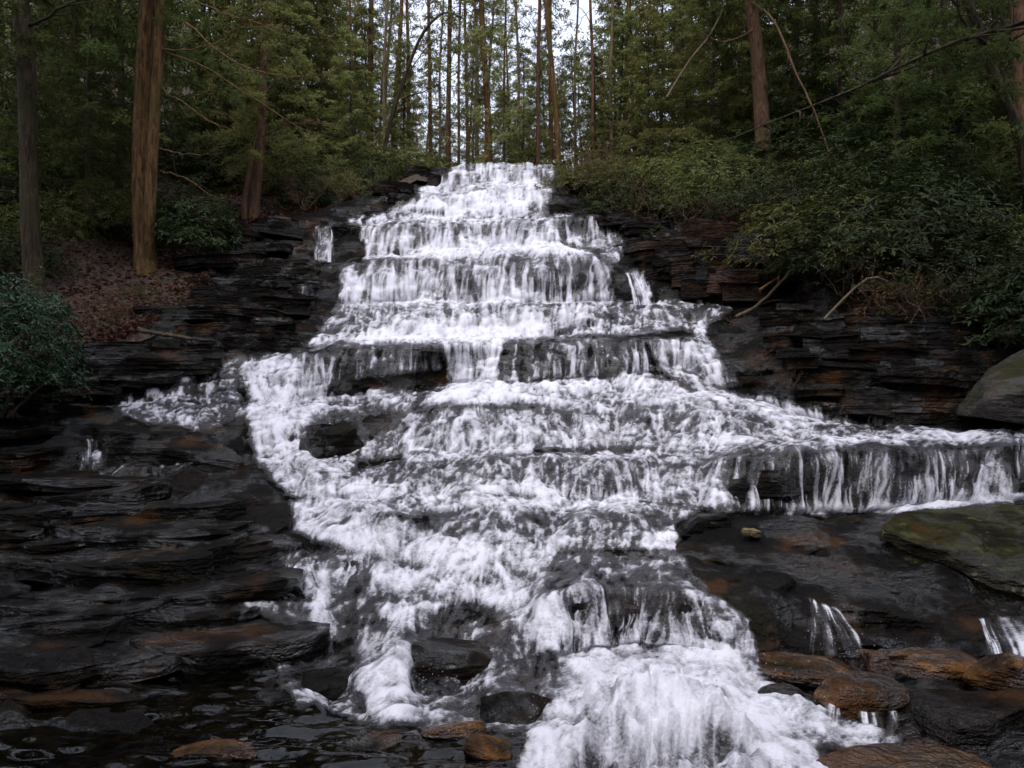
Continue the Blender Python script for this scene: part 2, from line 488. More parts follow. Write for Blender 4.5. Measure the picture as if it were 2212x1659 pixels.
# ---- where the water runs and how broken it is: outline on the bed, foam density, edge softness
ZONES = [
    # (density, softness, outline)
    (0.62, 14, [(968, 350), (1200, 350), (1200, 400), (1190, 440), (1185, 466), (1040, 480), (780, 490), (840, 455), (905, 430), (900, 410), (960, 385)]),
    (0.35, 8, [(980, 385), (1050, 372), (1050, 400), (985, 410)]),
    (0.90, 14, [(1000, 425), (1180, 405), (1185, 440), (1060, 470), (900, 470), (880, 455)]),
    (0.20, 6, [(860, 462), (960, 458), (960, 474), (860, 478)]),
    (0.24, 8, [(1000, 468), (1240, 462), (1250, 474), (1000, 486)]),
    (0.60, 8, [(782, 486), (1000, 480), (1240, 468), (1240, 520), (1000, 545), (782, 570)]),
    (0.34, 10, [(1200, 465), (1330, 480), (1360, 560), (1310, 580), (1290, 545), (1200, 520)]),
    (0.42, 8, [(684, 490), (716, 490), (716, 565), (684, 565)]),
    (0.35, 8, [(750, 468), (782, 468), (785, 490), (750, 490)]),
    (1.05, 18, [(850, 555), (1050, 525), (1180, 520), (1280, 545), (1250, 565), (1100, 570), (900, 590)]),
    (0.58, 12, [(735, 575), (860, 560), (1280, 548), (1320, 580), (1328, 655), (1100, 665), (730, 665)]),
    (0.78, 12, [(740, 605), (950, 605), (960, 625), (760, 630)]),
    (0.40, 12, [(1060, 575), (1280, 575), (1300, 640), (1060, 650)]),
    (0.70, 10, [(1345, 588), (1385, 592), (1412, 650), (1385, 660)]),
    (0.62, 14, [(735, 655), (1330, 650), (1340, 700), (1240, 712), (690, 750), (664, 750)]),
    (0.42, 14, [(690, 690), (800, 690), (790, 735), (680, 742)]),
    (1.05, 14, [(880, 705), (1180, 690), (1210, 728), (1060, 750), (760, 752), (780, 735)]),
    (0.40, 12, [(1340, 655), (1420, 650), (1560, 655), (1600, 665), (1520, 712), (1330, 728), (1200, 735), (1240, 712)]),
    (0.24, 10, [(690, 745), (955, 745), (955, 800), (700, 830)]),
    (0.74, 8, [(950, 742), (1090, 740), (1080, 835), (970, 835)]),
    (0.20, 10, [(1090, 738), (1400, 738), (1410, 815), (1085, 825)]),
    (0.45, 8, [(1190, 750), (1290, 742), (1240, 785)]),
    (0.66, 12, [(1400, 740), (1530, 730), (1560, 775), (1600, 835), (1500, 840), (1420, 800)]),
    (0.60, 6, [(1510, 690), (1535, 690), (1525, 735), (1500, 735)]),
    (0.60, 12, [(500, 785), (560, 770), (690, 762), (720, 800), (710, 890), (540, 890), (535, 850)]),
    (0.66, 10, [(575, 775), (680, 770), (690, 860), (600, 860)]),
    (0.32, 12, [(325, 810), (360, 768), (435, 758), (420, 830), (330, 835)]),
    (0.04, 10, [(430, 775), (520, 780), (530, 850), (430, 840)]),
    (0.06, 12, [(255, 860), (330, 835), (520, 835), (535, 905), (460, 930), (300, 915), (265, 900)]),
    (0.42, 8, [(260, 862), (300, 868), (440, 915), (430, 932), (300, 915), (268, 895)]),
    (0.72, 12, [(530, 880), (690, 878), (740, 880), (700, 930), (640, 950), (590, 980), (545, 960)]),
    (0.28, 12, [(640, 930), (700, 900), (780, 900), (800, 950), (760, 1030), (700, 1010)]),
    (0.74, 12, [(535, 935), (630, 940), (720, 1005), (840, 1062), (860, 1095), (690, 1090), (610, 1070), (555, 1010)]),
    (0.42, 10, [(700, 850), (860, 845), (920, 850), (890, 900), (720, 905)]),
    (0.90, 18, [(930, 850), (980, 822), (1070, 825), (1150, 840), (1200, 880), (1000, 885), (900, 890)]),
    (0.62, 14, [(1080, 830), (1400, 815), (1600, 850), (1700, 870), (1800, 912), (1620, 935), (1400, 910), (1180, 895)]),
    (0.30, 12, [(1250, 845), (1330, 840), (1400, 900), (1370, 930), (1300, 880)]),
    (0.46, 12, [(790, 960), (850, 905), (1000, 885), (1180, 890), (1400, 905), (1420, 970), (1150, 975), (900, 985), (780, 1000)]),
    (0.86, 10, [(880, 985), (1150, 968), (1150, 990), (1000, 1000), (870, 1005)]),
    (0.47, 12, [(750, 1030), (860, 1000), (1150, 985), (1400, 975), (1580, 985), (1580, 1110), (1400, 1090), (1100, 1080), (840, 1085)]),
    (0.62, 14, [(1400, 900), (1700, 900), (1800, 915), (2000, 925), (1700, 960), (1560, 985), (1420, 980)]),
    (0.34, 12, [(1800, 915), (2212, 930), (2700, 930), (2700, 965), (2150, 968), (1700, 985), (1640, 985), (1700, 950)]),
    (0.22, 8, [(1560, 965), (1680, 965), (1690, 1110), (1570, 1110)]),
    (0.40, 12, [(1680, 985), (1990, 975), (2000, 1110), (1700, 1118)]),
    (0.56, 10, [(1990, 975), (2165, 968), (2175, 1080), (1990, 1105)]),
    (0.34, 8, [(2180, 965), (2300, 965), (2700, 965), (2700, 1090), (2190, 1090)]),
    (0.86, 8, [(1690, 1090), (2000, 1092), (2212, 1072), (2700, 1070), (2700, 1095), (2212, 1092), (2000, 1110), (1700, 1122)]),
    (0.62, 14, [(620, 1080), (850, 1075), (1200, 1075), (1420, 1085), (1500, 1110), (1460, 1140), (1200, 1125), (900, 1125), (700, 1120), (630, 1130)]),
    (0.76, 16, [(630, 1090), (720, 1075), (860, 1130), (1050, 1180), (1010, 1260), (800, 1215), (690, 1180), (635, 1150)]),
    (0.30, 10, [(915, 1112), (1100, 1112), (1360, 1114), (1370, 1150), (1360, 1185), (1200, 1170), (1100, 1180), (940, 1165)]),
    (0.62, 10, [(1000, 1172), (1180, 1180), (1170, 1212), (1020, 1215)]),
    (0.40, 12, [(1360, 1115), (1420, 1112), (1460, 1160), (1450, 1195), (1150, 1200), (960, 1170)]),
    (0.85, 12, [(1380, 1160), (1460, 1140), (1470, 1200), (1380, 1195)]),
    (0.48, 12, [(1000, 1190), (1200, 1190), (1190, 1290), (1050, 1290), (960, 1240)]),
    (0.06, 10, [(1200, 1205), (1470, 1195), (1500, 1255), (1560, 1300), (1400, 1270), (1250, 1270), (1180, 1285)]),
    (0.52, 12, [(1170, 1290), (1260, 1268), (1400, 1270), (1560, 1300), (1620, 1345), (1650, 1440), (1250, 1420), (1190, 1330)]),
    (0.26, 12, [(1290, 1285), (1440, 1285), (1450, 1395), (1300, 1395)]),
    (0.04, 14, [(640, 1200), (800, 1210), (1010, 1255), (1100, 1300), (1200, 1440), (1190, 1560), (1000, 1585), (800, 1580), (690, 1540), (600, 1480), (590, 1380), (650, 1290)]),
    (0.50, 14, [(800, 1218), (1000, 1245), (1060, 1290), (960, 1300), (820, 1290)]),
    (0.74, 8, [(668, 1250), (716, 1240), (712, 1330), (740, 1390), (700, 1395), (660, 1360)]),
    (0.66, 12, [(812, 1305), (930, 1310), (1040, 1290), (940, 1330), (890, 1375), (830, 1375)]),
    (0.66, 14, [(775, 1370), (850, 1365), (890, 1400), (880, 1500), (925, 1530), (920, 1575), (800, 1560), (770, 1480)]),
    (-0.05, 12, [(905, 1335), (1000, 1325), (1110, 1370), (1000, 1500), (900, 1490)]),
    (0.28, 12, [(1000, 1340), (1080, 1360), (1190, 1490), (1180, 1540), (1010, 1500)]),
    (0.55, 10, [(632, 1500), (690, 1490), (700, 1530), (640, 1535)]),
    (0.22, 12, [(900, 1505), (1180, 1500), (1190, 1590), (900, 1590)]),
    (0.20, 14, [(420, 1170), (620, 1180), (700, 1230), (650, 1380), (450, 1280)]),
    (0.55, 14, [(1640, 1480), (1700, 1500), (1800, 1560), (1960, 1600), (1940, 1640), (1750, 1620), (1680, 1560)]),
    (0.84, 26, [(1200, 1430), (1300, 1400), (1500, 1400), (1640, 1430), (1680, 1520), (1740, 1600), (1790, 1660), (1800, 1900), (1050, 1900), (1110, 1650), (1170, 1560)]),
    (0.92, 16, [(990, 1290), (1100, 1270), (1200, 1290), (1260, 1400), (1270, 1470), (1180, 1420), (1080, 1330)]),
    (0.0, 12, [(185, 950), (215, 950), (225, 1010), (330, 1010), (420, 1000), (400, 1030), (220, 1040), (185, 1000)]),
]

SUB_W = [20, 40, 40, 22, 24, 22, 18, 20, 20, 20, 26, 12, 20, 8, 28, 12, 18, 10, 18, 8, 16]


def build_falls():
    # ---- bed
    xs = np.arange(-500, 2701, 6.0)
    sub = [8, 14, 18, 14, 14, 14, 10, 14, 10, 14, 14, 14, 8, 12, 6, 18, 8, 12, 6, 12, 6, 12]
    G, ym, fr = base_grid(xs, sub)
    n = grid_normals(G)
    sx, sy = sheet_xy(G)
    # fewer steps in the rock where smooth sheets of water have worn it
    worn = np.zeros(sx.shape)
    for dens, soft, poly in ZONES:
        sd = poly_sd(poly, sx, sy)
        worn = np.maximum(worn, sstep(-soft, soft, sd) * min(1, dens + 0.3))
    X, Y, Z = G[..., 0], G[..., 1], G[..., 2]
    amp = 1 - 0.65 * worn
    lay = np.zeros(sx.shape)
    for h, a, sd_ in ((0.42, 0.26, 3), (0.16, 0.12, 5)):
        wob = 0.9 * fbm(X * 0.35, Y * 0.35, Z * 0.2, 3, sd_)
        L = np.floor(Z / h + wob)
        lay += a * vnoise(X * 0.8 + L * 7.7, Y * 0.8, L * 3.1, sd_ + 20) + 0.4 * a * vnoise(X * 2.6 + L * 3.3, Y * 2.6, L * 5.1, sd_ + 30)
    face = np.clip(1.15 - np.abs(n[..., 2]) * 0.9, 0.25, 1)
    rough = 0.10 * fbm(X * 1.3, Y * 1.3, Z * 3.0, 5, 41)
    disp = (lay * face + rough) * amp
    Dv = n * 0.45 + np.array([0, -0.6, 0.12])
    V = G + Dv * disp[..., None]
    V[..., 2] += 0.10 * amp * fbm(X * 0.9, Y * 0.9, Z * 0.3, 4, 77)
    V[..., 2] -= 0.05 * worn
    wet = worn
    me = mesh_np('rock_bed', V.reshape(-1, 3), grid_faces(*sx.shape), M_ROCK)
    me.set_sharp_from_angle(angle=math.radians(50))
    bed = tag(add('rock_bed', me), kind='structure')

    # ---- water
    xs = np.arange(200, 2320, 2.6)
    G, ym, fr = base_grid(xs, SUB_W)
    n = grid_normals(G)
    for _ in range(3):
        n[1:-1] = (n[:-2] + 2 * n[1:-1] + n[2:]) / 4
        n[:, 1:-1] = (n[:, :-2] + 2 * n[:, 1:-1] + n[:, 2:]) / 4
    sx, sy = sheet_xy(G)
    X, Y, Z = G[..., 0], G[..., 1], G[..., 2]
    steep = 1 - sstep(0.40, 0.86, n[..., 2])
    dv = np.linalg.norm(np.diff(G, axis=0), axis=2)
    Vv = np.zeros(sx.shape); Vv[1:, :] = np.cumsum(dv, axis=0)
    Vv = Vv.mean(axis=1, keepdims=True) * 0.6 + Vv * 0.4
    # outlines are ragged, not ruled
    jx = sx + 10 * fbm(X * 1.5, Y * 1.5, Z * 1.5, 3, 51)
    jy = sy + 8 * fbm(X * 1.5, Y * 1.5, Z * 1.5, 3, 61)
    dens = np.zeros(sx.shape); cover = np.zeros(sx.shape)
    for dn, soft, poly in ZONES:
        px = [p[0] for p in poly]; py = [p[1] for p in poly]
        sel = (jx > min(px) - 60) & (jx < max(px) + 60) & (jy > min(py) - 60) & (jy < max(py) + 60)
        w = sstep(-soft * 1.3, soft * 1.3, poly_sd(poly, jx[sel], jy[sel]))
        dens[sel] = dens[sel] * (1 - w) + dn * w
        cover[sel] = np.maximum(cover[sel], w)
    idx = cover > 0.01
    # streak field: grain drawn out along the way the water runs over the bed
    def blur(A, k):
        for _ in range(k):
            A = np.pad(A, 1, mode='edge')
            A = (A[:-2, 1:-1] + A[2:, 1:-1] + A[1:-1, :-2] + A[1:-1, 2:] + 2 * A[1:-1, 1:-1]) / 6
        return A
    zs = blur(Z, 14)
    gc = np.gradient(zs, axis=1); gr = np.gradient(zs, axis=0)
    ca = np.linalg.norm(np.gradient(G, axis=1), axis=2) + 1e-4
    cb = np.linalg.norm(np.gradient(G, axis=0), axis=2) + 1e-4
    fx = -gc / ca                              # lateral slope, per metre
    fy = -gr / cb - 0.10                       # along-profile slope, downstream is towards row 0
    fx = blur(fx, 6) * 1.2; fy = blur(fy, 6)
    ln = np.sqrt(fx * fx + fy * fy) + 1e-6
    fx, fy = fx / ln, fy / ln
    pix = 0.5 * (ca + Y * 0.0009)
    g = np.random.default_rng(77)
    wn1 = blur(g.normal(size=sx.shape), 1); wn2 = blur(g.normal(size=sx.shape), 4); wn3 = blur(g.normal(size=sx.shape), 14)
    wn1 /= wn1.std(); wn2 /= wn2.std(); wn3 /= wn3.std()
    RR, CC = np.meshgrid(np.arange(sx.shape[0]), np.arange(sx.shape[1]), indexing='ij')
    acc = [np.zeros(sx.shape) for _ in range(3)]
    for sgn in (1, -1):
        r_ = RR.astype(float).copy(); c_ = CC.astype(float).copy()
        for k in range(15):
            ri = np.clip(np.rint(r_).astype(int), 0, sx.shape[0] - 1); ci = np.clip(np.rint(c_).astype(int), 0, sx.shape[1] - 1)
            if k < 11: acc[0] += wn1[ri, ci]
            acc[1] += wn2[ri, ci]; acc[2] += wn3[ri, ci]
            stp = pix[ri, ci] * (1.0 + 0.8 * (k > 5))
            r_ += sgn * fy[ri, ci] * stp / cb[ri, ci]
            c_ += sgn * fx[ri, ci] * stp / ca[ri, ci]
    lic = [np.clip(A / A[idx].std(), -2.2, 2.2) for A in acc]
    l1, l2, l3 = lic[0][idx], lic[1][idx], lic[2][idx]
    x, y, z, v, st, dn = X[idx], Y[idx], Z[idx], Vv[idx], steep[idx], dens[idx]
    u = x + 0.30 * fbm(x * 0.9, v * 0.8, y * 0.3, 3, 401) + 0.07 * vnoise(x * 3.5, v * 2.0, 0 * x, 405)
    # threads of falling water: thin across, long down the fall; finer where the fall itself is small
    near = sstep(22.0, 9.0, y)
    s1 = vnoise(u * 4.5, v * 0.45, y * 0.2, 411)
    s2 = vnoise(u * 10.0, v * 0.7, y * 0.2, 412)
    s3 = vnoise(u * 21.0, v * 1.2, y * 0.2, 413)
    s4 = vnoise(u * 44.0, v * 1.8, y * 0.2, 414)
    strand = (0.26 - 0.10 * near) * s1 + (0.40 - 0.08 * near) * s2 + 0.46 * s3 + (0.10 + 0.34 * near) * s4
    # broken water on the flats: stretched clots and holes
    wx = 0.35 * vnoise(x * 1.7, y * 1.7, z * 1.7, 421); wz = 0.35 * vnoise(x * 1.7 + 9, y * 1.7, z * 1.7, 422)
    t1 = vnoise((x + wx) * 2.0, (y + wz) * 1.5, z * 3.0, 423)
    t2 = vnoise((x + wx) * 5.2, (y + wz) * 3.2, z * 7.0, 424)
    t3 = vnoise((x + wx * 0.5) * 12.0, (y + wz * 0.5) * 6.5, z * 14.0, 425)
    t4 = vnoise(x * 27.0, y * 13.0, z * 30.0, 426)
    r1 = 1 - 2 * np.abs(vnoise((x + wx) * 7.5, (y + wz) * 3.4, z * 8.0, 427))
    r2 = 1 - 2 * np.abs(vnoise((x + wx) * 17.0, (y + wz) * 7.5, z * 18.0, 428))
    turb = 0.20 * t1 + 0.26 * t2 + 0.30 * t3 + 0.26 * t4 + 0.20 * r1 + 0.18 * r2
    patch = vnoise(x * 0.75, y * 0.75, z * 1.3, 431)
    streak = 0.16 * l1 + 0.15 * l2 + 0.05 * l3
    plm = sstep(-40, 90, poly_sd([(1220, 1440), (1600, 1430), (1680, 1560), (1700, 1900), (1150, 1900), (1190, 1600)], sx[idx], sy[idx]))
    nz = (0.50 * strand + 0.10 * t3) * st + 0.74 * turb * (1 - st) + streak * (0.42 + 0.58 * st)
    nz = nz * (1 - 0.15 * plm)
    # white where it strikes, glassy and thin where it slides over a lip
    frg = np.repeat(fr[:, None], sx.shape[1], 1)[idx]
    kk = np.floor(frg); tt = frg - kk
    onface = (kk % 2 == 0)
    beat = np.where(onface, 0.20 * (1 - tt) ** 2 - 0.20 * tt ** 2, -0.20 * (1 - tt) ** 3 + 0.16 * tt ** 2)
    beat = beat * np.clip(1.25 - dn, 0.2, 1) * (frg > 2)
    dnc = np.where(dn > 0.7, 0.7 + (dn - 0.7) * 0.55, dn)
    dn2 = dnc * 0.92 + 0.15 * patch + beat - 0.05 * sstep(0.95, 0.6, dn) - 0.06 * sstep(820, 900, sy[idx]) * (1 - 0.6 * plm)
    foam = dn2 + 1.05 * nz * (1.1 - 0.35 * np.clip(dn, 0, 1))
    edge = cover[idx]
    foam = foam - 0.75 * (1 - sstep(0.05, 0.85, edge))
    FO = np.full(sx.shape, -0.8); FO[idx] = foam
    relief = np.zeros(sx.shape)
    fo = np.clip(foam, -0.3, 1.2)
    relief[idx] = 0.03 + 0.04 * np.clip(dn, 0, 1) + 0.016 * fo + (1 - st) * (0.04 * t1 + 0.018 * t2 + 0.008 * t3) * np.clip(dn + 0.2, 0.3, 1) + st * (0.035 * s1 + 0.014 * s2) + (0.004 * l3 + 0.006 * l2) * np.clip(y / 14.0, 0.5, 1.4)
    # the plunge at the foot of the lowest ledge heaps up
    pl = sstep(-40, 90, poly_sd([(1260, 1490), (1560, 1480), (1650, 1580), (1700, 1900), (1150, 1900), (1190, 1620)], sx, sy))
    V = G + n * relief[..., None] + np.array([0, -0.06, 0.02]) * steep[..., None]
    pi = pl > 0.001
    b1 = fbm(X[pi] * 1.7, Y[pi] * 1.7, Z[pi] * 1.7, 5, 91, 0.6); b2 = fbm(X[pi] * 3.3, Y[pi] * 3.3, Z[pi] * 3.3, 4, 95, 0.6)
    V[..., 2][pi] += pl[pi] * (0.10 + 0.46 * b1 + 0.16 * np.abs(b2))
    V[..., 1][pi] -= pl[pi] * 0.12 * b2
    FO[pi] = FO[pi] - pl[pi] * (0.16 - 0.8 * b1 - 0.5 * b2).clip(0, 0.42)
    faces = grid_faces(*sx.shape)
    cv = cover.ravel()
    keep = cv[faces].max(axis=1) > 0.04
    frf = np.repeat(fr[:, None], sx.shape[1], 1).ravel()[faces].mean(axis=1)
    root = tag(empty('waterfall'), kind='structure')
    bands = [('plunge_pool_foam', -1, 2.3), ('cascade', 2.3, 4.0), ('cascade', 4.0, 6.0), ('cascade', 6.0, 8.0), ('cascade', 8.0, 10.0),
             ('cascade', 10.0, 12.0), ('cascade', 12.0, 14.0), ('cascade', 14.0, 16.0), ('cascade', 16.0, 18.0), ('cascade', 18.0, 99)]
    for nm, a, b in bands:
        fsel = faces[keep & (frf >= a) & (frf < b)]
        used, inv = np.unique(fsel.ravel(), return_inverse=True)
        if len(used) == 0: continue
        me = mesh_np(nm, V.reshape(-1, 3)[used], inv.reshape(-1, 4), M_WATER, attrs={'foam': FO.ravel()[used]})
        add(nm, me, root)
    return bed, root


BED, FALLS = build_falls()


# ------------------------------------------------------------------ forest floor on both banks and above the falls
def hill_rise(x, D):
    """height gained D units behind the rim"""
    x = np.asarray(x, float)
    sl = np.interp(x, [-900, 0, 400, 620, 800, 930, 1240, 1330, 1500, 1750, 2300, 3100], [0.75, 0.66, 0.60, 0.42, 0.16, 0.03, 0.03, 0.20, 0.42, 0.62, 0.72, 0.78])
    return sl * D - 0.0045 * np.maximum(D - 10, 0) ** 1.5 * sl * 2 + 0.0 * x


def hill_pt(x, D):
    x = np.asarray(x, float); D = np.asarray(D, float)
    ry, rd = row_xy(NR - 1, x)
    rim = unproj(x, ry, rd)
    k = (rd + D) / rd
    p = rim.copy()
    p[..., 0] = rim[..., 0] * k
    p[..., 1] = rim[..., 1] * k
    p[..., 2] = rim[..., 2] + hill_rise(x, D) * S
    p[..., 2] += 0.28 * fbm(p[..., 0] * 0.4, p[..., 1] * 0.4, 0 * p[..., 0], 4, 131) * np.clip(D / 1.5, 0, 1)
    return p


def ground_material():
    m, nt, N, L = new_mat('leaf_litter')
    out = nd(nt, 'ShaderNodeOutputMaterial')
    pb = nd(nt, 'ShaderNodeBsdfPrincipled')
    L.new(pb.outputs[0], out.inputs[0])
    pos = nd(nt, 'ShaderNodeNewGeometry').outputs['Position']
    a = noise(nt, pos, 7.0, 5, 0.7)
    b = noise(nt, pos, 0.6, 3)
    vor = nd(nt, 'ShaderNodeTexVoronoi'); vor.inputs['Scale'].default_value = 9
    L.new(pos, vor.inputs['Vector'])
    c = mixc(nt, mrange(nt, a, 0.35, 0.7), (0.014, 0.008, 0.005), (0.070, 0.031, 0.016))
    c = mixc(nt, math_(nt, 'MULTIPLY', mrange(nt, b, 0.5, 0.7), 0.6), c, (0.022, 0.020, 0.011))
    L.new(c, pb.inputs['Base Color'])
    pb.inputs['Roughness'].default_value = 0.75
    L.new(bump(nt, vor.outputs['Distance'], 0.8, 0.1), pb.inputs['Normal'])
    return m


M_GROUND = ground_material()


def build_floor():
    xs = np.arange(-900, 3101, 20.0)
    Ds = np.concatenate([[-0.6, -0.15], np.linspace(0.15, 6, 26), np.linspace(6.6, 22, 30), np.linspace(24, 110, 30)])
    XX, DD = np.meshgrid(xs, Ds)
    V = hill_pt(XX, DD)
    notch = sstep(900, 960, XX) * (1 - sstep(1210, 1270, XX)) * (1 - sstep(2.0, 6.0, DD))
    V[..., 2] -= 0.5 * notch
    V[0, :, 2] -= 0.5
    V[1, :, 2] -= 0.12
    me = mesh_np('forest_floor', V.reshape(-1, 3), grid_faces(*XX.shape), M_GROUND)
    tag(add('forest_floor', me), kind='structure')
    # the stream bed and banks go on behind the viewer
    gx = np.linspace(-60, 60, 81); gy = np.linspace(-60, 14, 60)
    XX, YY = np.meshgrid(gx, gy)
    ZZ = np.maximum(np.abs(XX) - 4.5, 0) * (0.42 - 0.10 * sstep(2, 6, YY)) - 0.15 - 0.25 * sstep(2, 5, YY) + 0.2 * fbm(XX * 0.3, YY * 0.3, 0 * XX, 3, 9)
    V = np.stack([XX, YY, ZZ], -1)
    me = mesh_np('stream_bank', V.reshape(-1, 3), grid_faces(*XX.shape), M_GROUND)
    tag(add('stream_bank', me), kind='structure')


build_floor()


# ------------------------------------------------------------------ rocks
def bed_d(x, y):
    """forward distance of the bed at a sheet position"""
    ys, ds = [], []
    for r in range(NR):
        a, b = row_xy(r, np.array([x]))
        ys.append(a[0]); ds.append(b[0])
    ys = np.array(ys); ds = np.array(ds)
    return float(np.interp(-y, -ys, ds))


def slab_mesh(name, outline, thick, mat, n=40, ragged=0.06, rough=0.03, notches=2, dome=0.0, under=0.86, seed=0, rings=4):
    """outline: (k,3) world points of the top edge -> layered plate with ragged edges and undercut layers"""
    P0 = np.array(outline, float)
    c = P0.mean(axis=0)
    # resample closed outline
    seg = np.linalg.norm(np.diff(np.vstack([P0, P0[:1]]), axis=0), axis=1)
    cum = np.concatenate([[0], np.cumsum(seg)])
    t = np.linspace(0, cum[-1], n, endpoint=False)
    Q = np.vstack([P0, P0[:1]])
    pts = np.stack([np.interp(t, cum, Q[:, k]) for k in range(3)], -1)
    for _ in range(1):
        pts = 0.5 * pts + 0.25 * np.roll(pts, 1, 0) + 0.25 * np.roll(pts, -1, 0)
    size = cum[-1] / 6.0
    rad = pts - c
    rj = 1 + ragged * (fbm(pts[:, 0] * 2.2 / max(size, .3), pts[:, 1] * 2.2 / max(size, .3), pts[:, 2] + seed, 4, seed % 97) * 2.0)
    rad = rad * rj[:, None]
    L = []
    for q in np.linspace(0.25, 0.94, rings):
        v = c + rad * q
        v[:, 2] += dome * size * (1 - q * q)
        L.append(v)
    L.append(c + rad * 1.0 + np.array([0, 0, -0.02 * thick]))
    nl = notches + 1
    rr = np.random.default_rng(seed + 5)
    z = 0.06
    out = 1.0
    for i in range(nl):
        z1 = (i + 1) / nl
        o2 = out * (1 + rr.uniform(-0.01, 0.02))
        L.append(c + rad * o2 * np.array([1, 1, 1]) + np.array([0, 0, -thick * (z1 - 0.06)]))
        if i < nl - 1:
            out = out * rr.uniform(0.90, 1.05)
            L.append(c + rad * out + np.array([0, 0, -thick * (z1 - 0.03)]))
        else:
            L.append(c + rad * out * under + np.array([0, 0, -thick]))
    V = np.vstack([c[None, :] + np.array([[0, 0, dome * size]])] + L)
    disp = rough * fbm(V[:, 0] * 2.4, V[:, 1] * 2.4, V[:, 2] * 5.0, 4, (seed * 3) % 89)
    V[:, 2] += disp * 1.2
    d2 = fbm(V[:, 0] * 3.1, V[:, 1] * 3.1, V[:, 2] * 8.0, 3, (seed * 7) % 83)
    V[:, 0] += rough * d2; V[:, 1] += rough * np.roll(d2, 3)
    F = []
    for i in range(n):
        F.append((0, 1 + i, 1 + (i + 1) % n, 1 + (i + 1) % n))
    m = len(L)
    for r in range(m - 1):
        a, b = 1 + r * n, 1 + (r + 1) * n
        for i in range(n):
            j = (i + 1) % n
            F.append((a + i, b + i, b + j, a + j))
    me = bpy.data.meshes.new(name)
    me.from_pydata(V.tolist(), [], [f[:3] if f[2] == f[3] else f for f in F])
    bm = bmesh.new(); bm.from_mesh(me)
    bmesh.ops.recalc_face_normals(bm, faces=bm.faces)
    bm.to_mesh(me); bm.free()
    me.polygons.foreach_set('use_smooth', np.ones(len(me.polygons), bool))
    me.set_sharp_from_angle(angle=math.radians(38))
    me.materials.append(mat)
    return me


SEED = [100]


def rand_slab(x, y, w, dep, th, mat, tilt=(0, 0), lift=0.6, d=None, n=28, name='rock_slab', parent=None, rot=None, notches=None):
    SEED[0] += 1
    rr = random.Random(SEED[0])
    d = bed_d(x, y) if d is None else d
    c = np.array(P(x, y, d))
    k = rr.randint(7, 10)
    a0 = rr.uniform(0, 6.28)
    ang = np.sort(np.array([a0 + (i + rr.uniform(-0.35, 0.35)) * 2 * math.pi / k for i in range(k)]))
    r = np.array([rr.uniform(0.78, 1.15) for _ in range(k)])
    ox = np.cos(ang) * r * w / 2; oy = np.sin(ang) * r * dep / 2
    ra = rr.uniform(-0.35, 0.35) if rot is None else rot
    ox, oy = ox * math.cos(ra) - oy * math.sin(ra), ox * math.sin(ra) + oy * math.cos(ra)
    oz = tilt[0] * ox + tilt[1] * oy
    pts = np.stack([c[0] + ox, c[1] + oy, c[2] + oz + th * lift], -1)
    me = slab_mesh(name, pts, th, mat, n=n, ragged=0.10, rough=0.045 * min(1, w), notches=(rr.choice((0, 1, 1, 2, 3)) if notches is None else notches), seed=SEED[0])
    return add(name, me, parent)


def poly_slab(name, pts, th, mat, parent=None, **kw):
    """pts: (x, y, d) corners of the top surface"""
    SEED[0] += 1
    W = [np.array(P(*p)) for p in pts]
    me = slab_mesh(name, W, th, mat, seed=SEED[0], **kw)
    return add(name, me, parent)


def in_poly(poly, x, y):
    return poly_sd(poly, np.array([float(x)]), np.array([float(y)]))[0]


# layered shelves of the left bank, the right wall and the upper left steps (parts of the rock bed)
def scatter_slabs(poly, count, wr, dr, tr, mats, ystep=None, tilt=(0, 0), lift=0.6, clear=None):
    xs = [p[0] for p in poly]; ys = [p[1] for p in poly]
    made = 0; tries = 0
    rr = random.Random(SEED[0] * 13 + count)
    while made < count and tries < count * 30:
        tries += 1
        x = rr.uniform(min(xs), max(xs)); y = rr.uniform(min(ys), max(ys))
        if in_poly(poly, x, y) < 0: continue
        if clear and any(in_poly(c, x, y) > -clear[0] for c in clear[1]): continue
        d = bed_d(x, y)
        w = rr.uniform(*wr)
        hp = 0.55 * w / (d * S) * FOC
        pr = np.array([-hp, -hp * 0.6, 0.0, hp * 0.6, hp])
        if any(poly_sd(z[2], x + pr, y + 0 * pr).max() > -4 or poly_sd(z[2], x + pr, y + 18 + 0 * pr).max() > -4 for z in ZONES if z[0] >= 0.4):
            if rr.random() < 0.9: continue
            w *= 0.35
        rand_slab(x, y, w, rr.uniform(*dr), rr.uniform(*tr), rr.choice(mats), (tilt[0] + rr.uniform(-0.11, 0.11), tilt[1] + rr.uniform(-0.10, 0.06)), lift, d, parent=BED)
        made += 1


LEFT_LOW = [(-250, 880), (180, 870), (480, 930), (540, 1010), (600, 1070), (620, 1170), (560, 1270), (480, 1330), (520, 1420), (300, 1470), (-250, 1500)]
scatter_slabs(LEFT_LOW, 52, (0.9, 3.4), (0.6, 1.6), (0.14, 0.40), [M_ROCK], tilt=(0.0, 0.03), lift=0.5)
LEFT_STEP = [(180, 745), (480, 745), (480, 770), (320, 775), (300, 850), (200, 900), (-100, 900), (-100, 860), (160, 850)]
scatter_slabs(LEFT_STEP, 22, (1.0, 2.4), (0.7, 1.3), (0.15, 0.35), [M_ROCK, M_WALL], lift=0.4)
LEFT_UP = [(430, 700), (460, 560), (500, 500), (680, 470), (690, 500), (670, 560), (700, 590), (700, 640), (660, 720), (560, 745), (480, 740)]
scatter_slabs(LEFT_UP, 30, (1.4, 4.2), (0.7, 1.5), (0.25, 0.75), [M_ROCK, M_WALL], lift=0.35)
